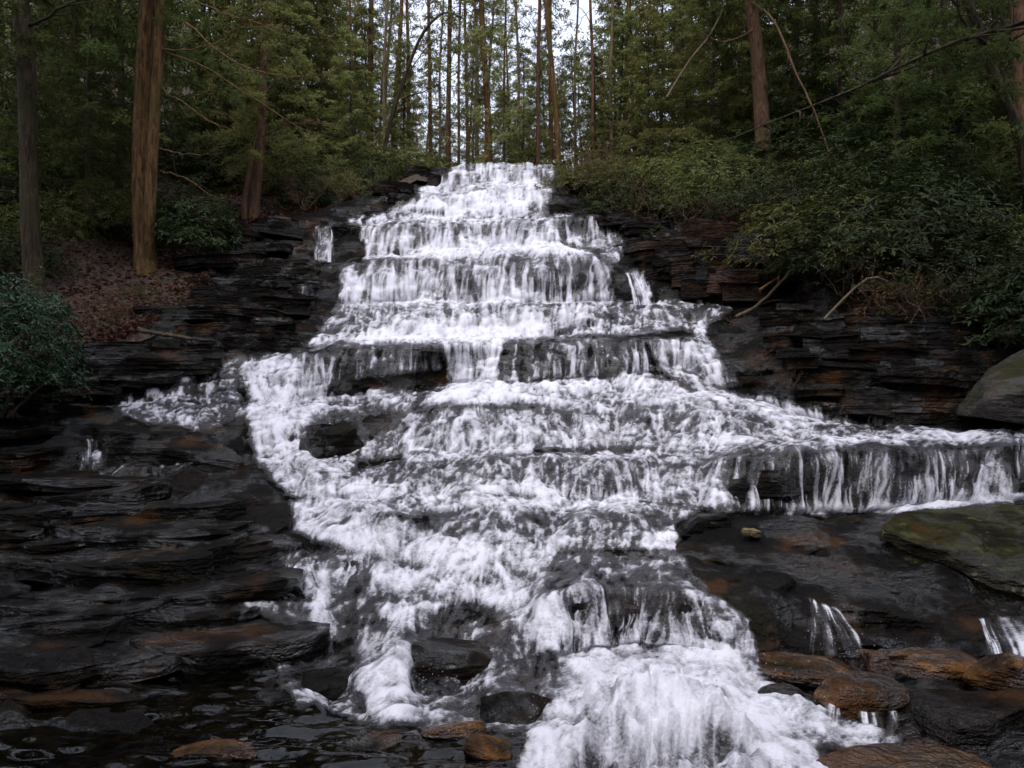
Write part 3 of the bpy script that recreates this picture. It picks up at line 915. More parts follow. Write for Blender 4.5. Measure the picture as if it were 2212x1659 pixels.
TOP_LEFT = [(800, 425), (900, 368), (962, 365), (930, 420), (850, 445)]
scatter_slabs(TOP_LEFT, 9, (1.0, 1.9), (0.7, 1.2), (0.3, 0.6), [M_WALL], lift=0.3)
RIGHT_UP = [(1400, 490), (1700, 500), (1740, 560), (1700, 640), (1440, 650), (1400, 590), (1350, 560)]
scatter_slabs(RIGHT_UP, 30, (1.4, 4.2), (0.6, 1.2), (0.35, 0.95), [M_BROWN, M_WALL], lift=0.3)
RIGHT_TOP = [(1210, 380), (1400, 478), (1400, 500), (1260, 465), (1210, 440)]
scatter_slabs(RIGHT_TOP, 12, (0.8, 1.5), (0.7, 1.2), (0.25, 0.5), [M_WALL], lift=0.3)
RIGHT_WALL = [(1560, 740), (1640, 680), (1780, 640), (1860, 690), (2080, 720), (2200, 800), (2300, 800), (2300, 915), (1820, 900), (1680, 860), (1610, 810)]
scatter_slabs(RIGHT_WALL, 60, (1.2, 4.0), (0.5, 1.1), (0.15, 0.6), [M_WALL, M_ROCK, M_WALL], tilt=(-0.04, 0), lift=0.35)
MID_DARK = [(560, 965), (760, 900), (790, 940), (720, 1010)]
scatter_slabs(MID_DARK, 3, (0.8, 1.5), (0.6, 1.0), (0.3, 0.45), [M_ROCK], lift=0.5)
SIDE_CHUTE = [(430, 1150), (630, 1190), (690, 1290), (640, 1400), (520, 1330), (440, 1250)]
scatter_slabs(SIDE_CHUTE, 16, (0.5, 1.3), (0.5, 0.9), (0.15, 0.35), [M_ROCK], lift=0.5)

# shelves one can point at
poly_slab('rock_slab', [(190, 935, 11.0), (240, 912, 11.3), (330, 905, 11.5), (450, 935, 11.0), (515, 980, 10.5), (530, 1000, 10.2), (450, 985, 10.2), (330, 962, 10.3), (230, 965, 10.4)], 0.42, M_ROCK, BED, n=64, ragged=0.04, notches=2, rings=6)
poly_slab('rock_slab', [(465, 1150, 8.3), (520, 1108, 8.8), (620, 1085, 9.2), (628, 1130, 8.6), (560, 1165, 8.2)], 0.32, M_ROCK, BED, n=48, ragged=0.05, notches=1)
poly_slab('rock_slab', [(95, 1225, 7.5), (150, 1198, 7.9), (270, 1198, 7.9), (300, 1220, 7.5), (200, 1232, 7.4)], 0.28, M_ROCK, BED, n=48, ragged=0.06, notches=1)
poly_slab('rock_slab', [(-60, 1395, 6.0), (60, 1345, 6.6), (240, 1335, 6.7), (440, 1350, 6.6), (470, 1375, 6.2), (340, 1385, 6.0), (200, 1375, 6.0)], 0.30, M_ROCK, BED, n=64, ragged=0.05, notches=1)
poly_slab('rock_slab', [(0, 1285, 6.9), (180, 1265, 7.1), (330, 1270, 7.0), (360, 1285, 6.8), (160, 1300, 6.7)], 0.22, M_ROCK, BED, n=48, ragged=0.06, notches=1)
poly_slab('rock_slab', [(60, 1115, 8.7), (140, 1100, 8.9), (170, 1120, 8.6), (110, 1135, 8.4)], 0.2, M_GREYSTONE, BED, n=36, ragged=0.05, notches=1)
poly_slab('rock_slab', [(200, 760, 12.6), (330, 752, 13.2), (480, 760, 13.3), (480, 772, 12.9), (330, 775, 12.6)], 0.35, M_WALL, BED, n=48, ragged=0.05)


def boulder_mesh(name, dims, mat, seed=0, cuts=9, rough=0.06, sub=4, flat_top=None, cutdepth=(0.62, 0.95)):
    bm = bmesh.new()
    bmesh.ops.create_icosphere(bm, subdivisions=sub, radius=1.0)
    me = bpy.data.meshes.new(name)
    bm.to_mesh(me); bm.free()
    V = np.zeros(len(me.vertices) * 3); me.vertices.foreach_get('co', V); V = V.reshape(-1, 3)
    rr = np.random.default_rng(seed)
    V = V / (np.sum(np.abs(V) ** 3.2, axis=1) ** (1 / 3.2))[:, None]
    for i in range(cuts):
        nrm = rr.normal(size=3); nrm /= np.linalg.norm(nrm)
        h = rr.uniform(*cutdepth)
        dist = V @ nrm - h
        V = V - np.where(dist > 0, dist * 0.94, 0)[:, None] * nrm
    if flat_top is not None:
        nrm = np.array(flat_top[:3], float); nrm /= np.linalg.norm(nrm)
        dist = V @ nrm - flat_top[3]
        V = V - np.where(dist > 0, dist * 0.95, 0)[:, None] * nrm
    V = V * np.array(dims) / 2
    sc = 1.0 / max(dims)
    nn = V / (np.linalg.norm(V, axis=1, keepdims=True) + 1e-6)
    f = fbm(V[:, 0] * 2.6 * sc + seed, V[:, 1] * 2.6 * sc, V[:, 2] * 4 * sc, 5, seed % 71)
    V = V + nn * (rough * min(dims) * f * 1.6)[:, None]
    L = np.floor(V[:, 2] / (0.11 * max(dims)) + 0.6 * f)
    st = vnoise(V[:, 0] * 2 * sc + L * 5.3, V[:, 1] * 2 * sc, L * 2.2, seed % 61)
    V[:, :2] += nn[:, :2] * (rough * 0.5 * min(dims) * st)[:, None]
    me.vertices.foreach_set('co', V.ravel().astype(np.float32))
    me.polygons.foreach_set('use_smooth', np.ones(len(me.polygons), bool))
    me.update()
    me.set_sharp_from_angle(angle=math.radians(42))
    me.materials.append(mat)
    return me


def boulder(name, x, y, d, dims, rot, mat, label, cat='rock', group=None, **kw):
    SEED[0] += 1
    me = boulder_mesh(name, dims, mat, seed=SEED[0], **kw)
    o = add(name, me, None, P(x, y, d), rot)
    return tag(o, label, cat, group)


R_ = math.radians
# right foreground
SEED[0] += 1
o = poly_slab('wet_slab', [(1462, 1185, 8.0), (1500, 1138, 8.6), (1580, 1128, 8.7), (1720, 1130, 8.7), (1900, 1122, 8.7), (2300, 1125, 8.6), (2420, 1300, 7.0), (2130, 1352, 6.75), (1960, 1330, 6.75), (1820, 1318, 6.8), (1700, 1300, 6.95), (1600, 1283, 7.1), (1500, 1240, 7.5)],
          0.62, M_ROCK, None, n=120, ragged=0.02, rough=0.06, notches=3, rings=12, dome=0.012, under=0.97)
tag(o, 'wide dark wet slab sloping below the right-hand curtain of water', 'rock')
up_ = poly_slab('upper_bed', [(1478, 1196, 7.9), (1525, 1134, 8.55), (1700, 1118, 8.75), (1900, 1112, 8.8), (2300, 1118, 8.7), (2330, 1300, 7.1), (2180, 1278, 7.25), (2020, 1240, 7.55), (1850, 1212, 7.8), (1680, 1214, 7.75), (1570, 1225, 7.6)],
          0.16, M_ROCK, None, n=120, ragged=0.03, rough=0.10, notches=2, rings=12, dome=0.01, under=0.97)
up_.parent = o
o = poly_slab('boulder', [(1893, 1134, 8.0), (1955, 1104, 8.5), (2080, 1090, 8.8), (2330, 1088, 8.8), (2420, 1270, 7.0), (2225, 1262, 7.0), (2090, 1218, 7.2), (1965, 1166, 7.6)], 0.5, M_MOSSY, None, n=110, ragged=0.035, rough=0.09, notches=2, rings=12, dome=0.03, under=0.8)
tag(o, 'big flat-topped mossy boulder lying on the wet slab at right', 'rock')
boulder('boulder', 2262, 838, 10.9, (3.1, 2.2, 1.15), (R_(14), R_(-15), R_(14)), M_GREYSTONE, 'grey pointed boulder with a moss rim jutting from the right bank', sub=5, cuts=9, rough=0.05, cutdepth=(0.55, 0.9))
boulder('stone', 1622, 1152, 8.2, (0.24, 0.2, 0.15), (0.2, 0.1, 0.5), M_TAN, 'small pale tan stone resting on the wet slab', 'stone', sub=3)
boulder('boulder', 1520, 1143, 8.6, (0.75, 0.6, 0.36), (0, R_(-8), 0.2), M_ROCK, 'low dark hump at the upper left corner of the wet slab', sub=4)
boulder('boulder', 2140, 1612, 5.0, (1.35, 0.95, 0.82), (R_(5), R_(-8), R_(18)), M_WALL, 'bulky dark boulder in the bottom right corner', sub=5, rough=0.11, cuts=16, cutdepth=(0.5, 0.9))
boulder('boulder', 2190, 1462, 5.6, (0.8, 0.6, 0.36), (0, R_(6), 0.3), M_RUST, 'brown block behind the bulky corner boulder', sub=4)
boulder('stone', 2020, 1446, 5.9, (0.86, 0.5, 0.3), (R_(10), R_(4), 0.1), M_RUST, 'rust orange wedge of stone below the right spout', 'stone', sub=4)
boulder('stone', 1895, 1438, 5.95, (0.46, 0.4, 0.26), (0, 0, 0.8), M_RUST, 'ochre stone between the splash and the rust wedge', 'stone', sub=4)
boulder('stone', 1760, 1450, 5.8, (1.0, 0.5, 0.22), (0, R_(8), -0.1), M_RUST, 'flat rusty ledge stone beside the churning pool', 'stone', sub=4)
boulder('stone', 1845, 1505, 5.4, (0.92, 0.55, 0.34), (R_(6), R_(6), 0.1), M_RUST, 'rusty capped rock with small spouts falling off it', 'stone', sub=4)
boulder('stone', 1700, 1520, 5.45, (0.42, 0.4, 0.26), (0, 0, 0.4), M_ROCK, 'black wet stone at the right edge of the churning pool', 'stone', sub=4)
boulder('stone', 1960, 1655, 4.35, (1.3, 0.5, 0.14), (R_(4), 0, 0.05), M_RUST, 'long flat rust stone at the bottom edge right of the foam', 'stone', sub=4)
# centre
boulder('boulder', 1010, 1445, 6.2, (1.2, 1.0, 0.50), (R_(18), R_(14), R_(12)), M_ROCK, 'dark domed rock left of the plunging chute, thinly washed', sub=5, cuts=12)
boulder('boulder', 735, 1490, 5.7, (0.7, 0.6, 0.26), (R_(14), R_(18), 0.2), M_ROCK, 'sloping black rock below the narrow left chute', sub=4)
boulder('boulder', 1120, 1540, 5.25, (0.62, 0.5, 0.30), (R_(5), R_(4), 0.0), M_ROCK, 'dark rock lapped by foam at the left of the pool', sub=4)
boulder('boulder', 590, 1280, 7.2, (0.7, 0.7, 0.26), (R_(12), R_(12), 0.4), M_ROCK, 'wet grey hump between the left shelves and the chute', sub=4)
boulder('boulder', 725, 958, 10.9, (0.95, 0.8, 0.75), (R_(8), R_(-22), 0.2), M_ROCK, 'leaning dark boulder between the left fall and the broad steps', sub=4)
boulder('stone', 985, 1580, 4.75, (0.5, 0.24, 0.14), (R_(5), R_(-4), 0.1), M_RUST, 'thin ochre stone just under the pool edge', 'stone', sub=3)
boulder('stone', 1065, 1622, 4.45, (0.4, 0.26, 0.14), (R_(4), R_(5), -0.3), M_RUST, 'orange stone at the bottom edge beside the white foam', 'stone', sub=3)
boulder('stone', 470, 1622, 4.45, (0.62, 0.34, 0.10), (0, 0, 0.15), M_RUST, 'submerged orange stone near the bottom left', 'stone', sub=3)


# ------------------------------------------------------------------ vegetation
def leaf_material(name, c1, c2, rough=0.45, transl=0.3, spec=0.4):
    m, nt, N, L = new_mat(name)
    out = nd(nt, 'ShaderNodeOutputMaterial')
    pb = nd(nt, 'ShaderNodeBsdfPrincipled')
    geo = nd(nt, 'ShaderNodeNewGeometry')
    oi = nd(nt, 'ShaderNodeObjectInfo')
    t = attr(nt, 'tone')
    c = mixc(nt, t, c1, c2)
    hs = nd(nt, 'ShaderNodeHueSaturation')
    L.new(mrange(nt, oi.outputs['Random'], 0, 1, 0.475, 0.525, False), hs.inputs['Hue'])
    L.new(mrange(nt, oi.outputs['Random'], 0, 1, 0.7, 1.25, False), hs.inputs['Value'])
    L.new(c, hs.inputs['Color'])
    L.new(hs.outputs[0], pb.inputs['Base Color'])
    pb.inputs['Roughness'].default_value = rough
    pb.inputs['Specular IOR Level'].default_value = spec
    tr = nd(nt, 'ShaderNodeBsdfTranslucent')
    L.new(hs.outputs[0], tr.inputs[0])
    mx = nd(nt, 'ShaderNodeMixShader'); mx.inputs[0].default_value = transl
    L.new(pb.outputs[0], mx.inputs[1]); L.new(tr.outputs[0], mx.inputs[2])
    L.new(mx.outputs[0], out.inputs[0])
    return m


def bark_material(name, c1, c2, c3, vs=(9, 9, 1.6), lich=0.25):
    m, nt, N, L = new_mat(name)
    out = nd(nt, 'ShaderNodeOutputMaterial')
    pb = nd(nt, 'ShaderNodeBsdfPrincipled')
    L.new(pb.outputs[0], out.inputs[0])
    pos = nd(nt, 'ShaderNodeNewGeometry').outputs['Position']
    a = noise(nt, mapping(nt, pos, vs), 1.0, 4, 0.65, 0.5)
    b = noise(nt, pos, 0.9, 3, 0.6)
    s = noise(nt, pos, 22.0, 2, 0.5)
    c = mixc(nt, mrange(nt, a, 0.3, 0.7), c1, c2)
    c = mixc(nt, math_(nt, 'MULTIPLY', mrange(nt, b, 0.45, 0.65), 0.7), c, c3)
    c = mixc(nt, math_(nt, 'MULTIPLY', mrange(nt, s, 0.68, 0.74), lich), c, (0.32, 0.31, 0.26))
    L.new(c, pb.inputs['Base Color'])
    pb.inputs['Roughness'].default_value = 0.85
    pb.inputs['Specular IOR Level'].default_value = 0.2
    L.new(bump(nt, a, 1.0, 0.10), pb.inputs['Normal'])
    return m


M_RHODO = leaf_material('rhododendron_leaf', (0.010, 0.019, 0.005), (0.042, 0.056, 0.016), 0.5, 0.25, 0.13)
M_RHODO_B = leaf_material('laurel_leaf', (0.052, 0.066, 0.014), (0.165, 0.165, 0.052), 0.5, 0.4, 0.12)
M_NEAR = leaf_material('near_leaf', (0.010, 0.034, 0.012), (0.044, 0.088, 0.034), 0.35, 0.15, 0.3)
M_HEM = leaf_material('hemlock_needle', (0.090, 0.105, 0.028), (0.215, 0.210, 0.075), 0.65, 0.6, 0.08)  # needle colour lightened to stand in for glow over the central wood
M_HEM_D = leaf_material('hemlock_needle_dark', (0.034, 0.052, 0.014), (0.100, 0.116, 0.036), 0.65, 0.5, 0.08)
M_PINE = leaf_material('pine_needle', (0.125, 0.132, 0.042), (0.215, 0.205, 0.085), 0.65, 0.6, 0.08)  # far needles paled, the haze put into their colour
M_YEL = leaf_material('yellow_leaf', (0.14, 0.12, 0.012), (0.30, 0.25, 0.03), 0.5, 0.35, 0.3)
M_DRY = leaf_material('dry_leaf', (0.040, 0.017, 0.008), (0.125, 0.052, 0.022), 0.7, 0.25, 0.2)
M_TWIG = bark_material('twig_bark', (0.035, 0.026, 0.020), (0.09, 0.065, 0.045), (0.06, 0.045, 0.03), lich=0.0)
M_TWIG_P = bark_material('pale_twig', (0.09, 0.065, 0.04), (0.19, 0.14, 0.085), (0.12, 0.09, 0.05), lich=0.2)
M_BARK = bark_material('brown_bark', (0.028, 0.015, 0.006), (0.190, 0.104, 0.038), (0.085, 0.058, 0.014), (13, 13, 2.2))
M_BARK_D = bark_material('dark_bark', (0.012, 0.009, 0.005), (0.068, 0.047, 0.024), (0.035, 0.032, 0.012), (14, 14, 2.2))
M_BARK_O = bark_material('orange_bark', (0.036, 0.019, 0.010), (0.165, 0.085, 0.046), (0.085, 0.050, 0.026), (14, 14, 2.2))
M_WOOD = bark_material('broken_wood', (0.16, 0.07, 0.03), (0.34, 0.17, 0.08), (0.2, 0.1, 0.05), lich=0.0)


def leaves_np(base, dirs, nrm, length, width, fold=0.25):
    """one folded rhombic leaf of two triangles per entry"""
    d = dirs / (np.linalg.norm(dirs, axis=1, keepdims=True) + 1e-9)
    s = np.cross(d, nrm); s /= np.linalg.norm(s, axis=1, keepdims=True) + 1e-9
    u = np.cross(s, d)
    Lh = length[:, None]; Wh = width[:, None]
    a = base
    b = base + d * Lh * 0.55 + s * Wh * 0.5 + u * Wh * fold
    c = base + d * Lh
    e = base + d * Lh * 0.55 - s * Wh * 0.5 + u * Wh * fold
    n = len(base)
    V = np.stack([a, b, c, e], axis=1).reshape(-1, 3)
    i = np.arange(n) * 4
    F = np.concatenate([np.stack([i, i + 2, i + 1], -1), np.stack([i, i + 3, i + 2], -1)])
    return V, F


def leaf_mesh(name, mat, base, dirs, nrm, length, width, tone, fold=0.25):
    V, F = leaves_np(base, dirs, nrm, length, width, fold)
    return mesh_np(name, V, F, mat, smooth=False, attrs={'tone': np.repeat(tone, 4)})


def tube_np(path, rad, sides=6, wob=0.0, seed=0, flare=0.0):
    path = np.array(path, float); rad = np.array(rad, float)
    n = len(path)
    t = np.gradient(path, axis=0)
    t /= np.linalg.norm(t, axis=1, keepdims=True) + 1e-9
    ref = np.array([0.31, 0.95, 0.05])
    u = np.cross(t, ref); u /= np.linalg.norm(u, axis=1, keepdims=True) + 1e-9
    v = np.cross(t, u)
    a = np.linspace(0, 2 * math.pi, sides, endpoint=False)
    R = rad[:, None] * np.ones(sides)[None, :]
    if wob:
        w = fbm(np.cos(a)[None, :] * 1.6 + seed, np.sin(a)[None, :] * 1.6, np.arange(n)[:, None] * 0.22, 3, seed % 50)
        R = R * (1 + wob * w)
    V = path[:, None, :] + R[..., None] * (np.cos(a)[None, :, None] * u[:, None, :] + np.sin(a)[None, :, None] * v[:, None, :])
    i = np.arange(n - 1)[:, None] * sides; k = np.arange(sides)[None, :]; k2 = (k + 1) % sides
    F = np.stack([i + k, i + k2, i + sides + k2, i + sides + k], -1).reshape(-1, 4)
    return V.reshape(-1, 3), F


def join_np(parts):
    V, F, o = [], [], 0
    for v, f in parts:
        V.append(v); F.append(f + o); o += len(v)
    return np.vstack(V), np.vstack(F)


def smooth_path(pts, n):
    pts = np.array(pts, float)
    k = len(pts)
    t = np.linspace(0, k - 1, n)
    out = []
    for x in t:
        i = min(int(x), k - 2); f = x - i
        p0 = pts[max(i - 1, 0)]; p1 = pts[i]; p2 = pts[i + 1]; p3 = pts[min(i + 2, k - 1)]
        out.append(0.5 * ((2 * p1) + (-p0 + p2) * f + (2 * p0 - 5 * p1 + 4 * p2 - p3) * f * f + (-p0 + 3 * p1 - 3 * p2 + p3) * f ** 3))
    return np.array(out)


def shrub_proto(seed, r=(1.5, 1.3, 1.3), whorls=480, leaf=(0.10, 0.16), wid=0.034, per=7, droop=0.35, stems=7, hollow=0.45):
    """returns (foliage V,F arrays for a leaf mesh, stem V,F)"""
    g = np.random.default_rng(seed)
    # points through a lumpy dome, densest near its outside
    d = g.normal(size=(whorls, 3)); d[:, 2] = np.abs(d[:, 2]) * 0.9 - 0.12
    d /= np.linalg.norm(d, axis=1, keepdims=True)
    lump = 1 + 0.38 * fbm(d[:, 0] * 2.1 + seed, d[:, 1] * 2.1, d[:, 2] * 2.1, 3, seed % 31)
    q = hollow + (1 - hollow) * g.random(whorls) ** 0.55
    c = d * (q * lump)[:, None] * np.array(r)
    c[:, 2] += 0.25 * r[2]
    # knock out a few gaps
    gap = fbm(c[:, 0] * 1.3 + seed, c[:, 1] * 1.3, c[:, 2] * 1.3, 2, (seed + 3) % 41)
    c = c[gap > -0.34]; d = d[gap > -0.34]
    n = len(c)
    ax = d * 0.7 + np.array([0, 0, 0.75]) + g.normal(size=(n, 3)) * 0.25
    ax /= np.linalg.norm(ax, axis=1, keepdims=True)
    ref = np.where(np.abs(ax[:, 2:3]) < 0.9, np.array([[0, 0, 1.0]]), np.array([[1.0, 0, 0]]))
    u = np.cross(ax, ref); u /= np.linalg.norm(u, axis=1, keepdims=True)
    v = np.cross(ax, u)
    ang = (np.arange(per)[None, :] + g.random((n, 1)) * 1.0) * (2 * math.pi / per) + g.normal(size=(n, per)) * 0.2
    rd = np.cos(ang)[..., None] * u[:, None, :] + np.sin(ang)[..., None] * v[:, None, :]
    el = g.uniform(-0.1, 0.5, size=(n, per))[..., None]
    dirs = rd + ax[:, None, :] * el - np.array([0, 0, droop])
    base = c[:, None, :] + rd * 0.012 + g.normal(size=(n, per, 3)) * 0.015
    ln = g.uniform(leaf[0], leaf[1], size=n * per)
    nrm = np.repeat(ax, per, axis=0) + g.normal(size=(n * per, 3)) * 0.3
    tone = np.clip(np.repeat(g.random(n), per) * 0.6 + g.random(n * per) * 0.4, 0, 1)
    leafs = (base.reshape(-1, 3), dirs.reshape(-1, 3), nrm, ln, ln * g.uniform(0.8, 1.2, n * per) * (wid / 0.13), tone)
    parts = []
    for i in range(stems):
        k = g.integers(0, n)
        e = c[k]
        mid = e * np.array([0.45, 0.45, 0.4]) + g.normal(size=3) * 0.12
        path = smooth_path([g.normal(size=3) * np.array([0.12, 0.12, 0]) - np.array([0, 0, 0.25]), mid, e], 7)
        parts.append(tube_np(path, np.linspace(0.03, 0.008, 7), 5))
        for _ in range(4):
            t = g.integers(2, 6)
            j = g.integers(0, n)
            parts.append(tube_np(smooth_path([path[t], (path[t] + c[j]) / 2 + g.normal(size=3) * 0.1, c[j]], 5), np.linspace(0.014, 0.004, 5), 4))
    return leafs, join_np(parts)


class Kind:
    """prototype meshes of one plant: list of (part name, mesh)"""
    def __init__(self, parts): self.parts = parts


def make_shrub_kind(seed, mat, **kw):
    lf, st = shrub_proto(seed, **kw)
    return Kind([('foliage', leaf_mesh('foliage', mat, *lf)), ('stem', mesh_np('stem', st[0], st[1], M_TWIG))])


def place(kind, name, loc, rz, sc, label, cat, group=None):
    o = empty(name, loc)
    o.rotation_euler = (0, 0, rz)
    o.scale = sc if hasattr(sc, '__len__') else (sc,) * 3
    tag(o, label, cat, group)
    for pn, me in kind.parts:
        c = add(pn, me, o)
        if pn in ('foliage', 'crown', 'leaves', 'twigs', 'branches', 'stem'): c['kind'] = 'stuff'
    return o


def hemlock_proto(seed, h=14.0, start=0.06, blen=2.8, nb=95, tw=20, fan=11, nl=0.20, nw=0.052, droop=0.32, dens=1.0, radius=None, topless=False):
    g = np.random.default_rng(seed)
    radius = radius or h * 0.010
    zs = np.linspace(-0.6, h, 16)
    bend = np.stack([0.25 * np.sin(zs * 0.25 + seed), 0.25 * np.cos(zs * 0.21 + seed * 2), zs], -1)
    bend[:, :2] -= bend[1, :2]
    rad = radius * (1 - 0.85 * (np.clip(zs, 0, h) / h)) * (1 + 0.7 * np.exp(-np.clip(zs + 0.3, 0, 9) * 2.2))
    trunk = tube_np(bend, rad, 9, 0.10, seed)
    wood = []
    B, D, Nn, Ln, T = [], [], [], [], []
    for i in range(nb):
        f = start + (1 - start) * ((i + g.random()) / nb)
        z = f * h
        p0 = np.array([np.interp(z, zs, bend[:, 0]), np.interp(z, zs, bend[:, 1]), z])
        az = i * 2.399 + g.normal() * 0.4
        L = blen * (1 - 0.78 * f ** 1.4) * g.uniform(0.55, 1.2)
        el = 0.28 + 0.5 * f + g.normal() * 0.1
        t = np.linspace(0, 1, 8)
        r = L * t
        hz = np.sin(el) * r - droop * L * t * t * 1.3
        side = g.normal() * 0.15
        a2 = az + side * t
        path = p0 + np.stack([np.cos(a2) * r * np.cos(el * 0.6), np.sin(a2) * r * np.cos(el * 0.6), hz], -1)
        wood.append(tube_np(path, np.linspace(0.012 + 0.012 * L * 0.5, 0.004, 8), 4))
        n_t = int(tw * dens * (0.5 + 0.5 * L / blen))
        tt = g.uniform(0.18, 1.0, n_t)
        for q in tt:
            b0 = np.array([np.interp(q, t, path[:, k]) for k in range(3)])
            fwd = path[min(int(q * 7) + 1, 7)] - path[max(int(q * 7) - 1, 0)]
            fwd = fwd / (np.linalg.norm(fwd) + 1e-9)
            sd = np.cross(fwd, [0, 0, 1]); sd /= np.linalg.norm(sd) + 1e-9
            sg = 1 if g.random() < 0.5 else -1
            td = fwd * g.uniform(0.3, 0.9) + sd * sg * g.uniform(0.5, 1.0) + np.array([0, 0, g.normal() * 0.38 - 0.12])
            td /= np.linalg.norm(td)
            tl = g.uniform(0.3, 0.75) * (1.15 - 0.5 * q) * (0.6 + 0.4 * L / blen)
            m = fan
            s = np.linspace(0.05, 1, m)
            pts = b0 + td * (tl * s)[:, None] - np.array([0, 0, 1]) * (0.22 * tl * s ** 2)[:, None]
            sdir = np.cross(td, [0, 0, 1]); sdir /= np.linalg.norm(sdir) + 1e-9
            alt = np.where(np.arange(m) % 2 == 0, 1, -1)[:, None]
            dr = td * 0.6 + sdir * alt * g.uniform(0.3, 1.0, (m, 1)) + g.normal(size=(m, 3)) * 0.45 - np.array([0, 0, 0.12])
            B.append(pts); D.append(dr); Nn.append(np.array([0, 0, 1.0]) + g.normal(size=(m, 3)) * 0.35)
            Ln.append(nl * g.uniform(0.7, 1.4, m) * (1.15 - 0.5 * s))
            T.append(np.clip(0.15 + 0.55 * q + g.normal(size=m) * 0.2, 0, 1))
    B = np.vstack(B); D = np.vstack(D); Nn = np.vstack(Nn); Ln = np.concatenate(Ln); T = np.concatenate(T)
    return trunk, join_np(wood), (B, D, Nn, Ln, np.full(len(Ln), nw), T)


def make_tree_kind(seed, mat, bark, **kw):
    tr, wd, lf = hemlock_proto(seed, **kw)
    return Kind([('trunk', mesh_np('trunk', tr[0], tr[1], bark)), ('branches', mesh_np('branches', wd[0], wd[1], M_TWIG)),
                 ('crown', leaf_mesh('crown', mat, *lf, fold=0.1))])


RHO = [make_shrub_kind(s, M_RHODO, whorls=560) for s in (1, 2, 3)] + [make_shrub_kind(s, M_RHODO_B, whorls=520, r=(1.6, 1.4, 1.15), leaf=(0.08, 0.14)) for s in (4, 5)]
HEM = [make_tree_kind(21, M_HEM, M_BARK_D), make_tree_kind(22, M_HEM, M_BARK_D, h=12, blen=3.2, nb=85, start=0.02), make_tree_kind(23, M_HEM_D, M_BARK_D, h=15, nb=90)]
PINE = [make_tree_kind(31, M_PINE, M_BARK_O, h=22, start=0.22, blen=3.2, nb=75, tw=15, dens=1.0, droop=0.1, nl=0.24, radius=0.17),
        make_tree_kind(32, M_PINE, M_BARK, h=20, start=0.15, blen=2.6, nb=75, tw=13, dens=1.0, droop=0.15, nl=0.24, radius=0.13)]


def twig_shrub_kind(seed, mat, leafmat=None, h=1.5, n0=9, depth=3, leaves=120):
    g = np.random.default_rng(seed)
    parts = []; tips = []

    def grow(p, d, L, r, lv):
        q = p + d * L
        m = (p + q) / 2 + g.normal(size=3) * L * 0.10
        parts.append(tube_np(smooth_path([p, m, q], 4), np.linspace(r, r * 0.55, 4), 4))
        tips.append(q); tips.append(m)
        if lv == 0: return
        for _ in range(g.integers(2, 4)):
            nd_ = d + g.normal(size=3) * 0.55
            nd_ /= np.linalg.norm(nd_)
            grow(m * 0.4 + q * 0.6 if g.random() < 0.4 else q, nd_, L * g.uniform(0.5, 0.8), r * 0.55, lv - 1)
    for _ in range(n0):
        a = g.uniform(0, 6.28)
        d = np.array([math.cos(a) * 0.6, math.sin(a) * 0.6, g.uniform(0.5, 1.1)]); d /= np.linalg.norm(d)
        grow(g.normal(size=3) * np.array([0.25, 0.25, 0.02]), d, h * g.uniform(0.3, 0.5), 0.012, depth)
    V, F = join_np(parts)
    out = [('twigs', mesh_np('twigs', V, F, mat))]
    if leafmat:
        T = np.array(tips)[g.integers(0, len(tips), leaves)]
        n = len(T)
        ln = g.uniform(0.05, 0.11, n)
        out.append(('leaves', leaf_mesh('leaves', leafmat, T, g.normal(size=(n, 3)) - np.array([0, 0, 0.4]), g.normal(size=(n, 3)), ln, ln * 0.4, g.random(n))))
    return Kind(out)


TWIG = [twig_shrub_kind(41, M_TWIG, M_RHODO_B, leaves=260, n0=12), twig_shrub_kind(42, M_TWIG_P, M_DRY, leaves=600, n0=15)]


def on_hill(x, D):
    return Vector(hill_pt(np.array([float(x)]), np.array([float(D)]))[0])


VR = random.Random(5)


ORD = ['first', 'second', 'third', 'fourth', 'fifth', 'sixth', 'seventh', 'eighth', 'ninth', 'tenth', 'eleventh', 'twelfth', 'thirteenth', 'fourteenth', 'fifteenth', 'sixteenth', 'seventeenth', 'eighteenth', 'nineteenth', 'twentieth']
ROWN = ['lowest', 'second', 'third', 'fourth', 'fifth', 'sixth', 'seventh']


def thicket(rows, kinds, name, label, cat, group, sc, sink=0.15, squash=(0.85, 1.15)):
    for r, row in enumerate(rows):
        for i, (x, D) in enumerate(sorted(row)):
            p = on_hill(x, D)
            s = VR.uniform(*sc)
            p.z -= sink * s
            lab = '%s, %s from left in the %s row' % (label, ORD[i], ROWN[r])
            place(VR.choice(kinds), name, p, VR.uniform(0, 6.28), (s * VR.uniform(*squash), s * VR.uniform(*squash), s * VR.uniform(*squash)), lab, cat, group)


def spread(x0, x1, D0, D1, n, jx=0.4, jd=0.4):
    """jittered rows: n across, spacing in depth follows"""
    out = []
    rows = len(n)
    for r, k in enumerate(n):
        D = D0 + (D1 - D0) * (r / max(rows - 1, 1))
        out.append([(x0 + (x1 - x0) * (i + 0.5 + VR.uniform(-jx, jx)) / k, max(0.3, D + VR.uniform(-jd, jd) * (D1 - D0) / max(rows, 1))) for i in range(k)])
    return out


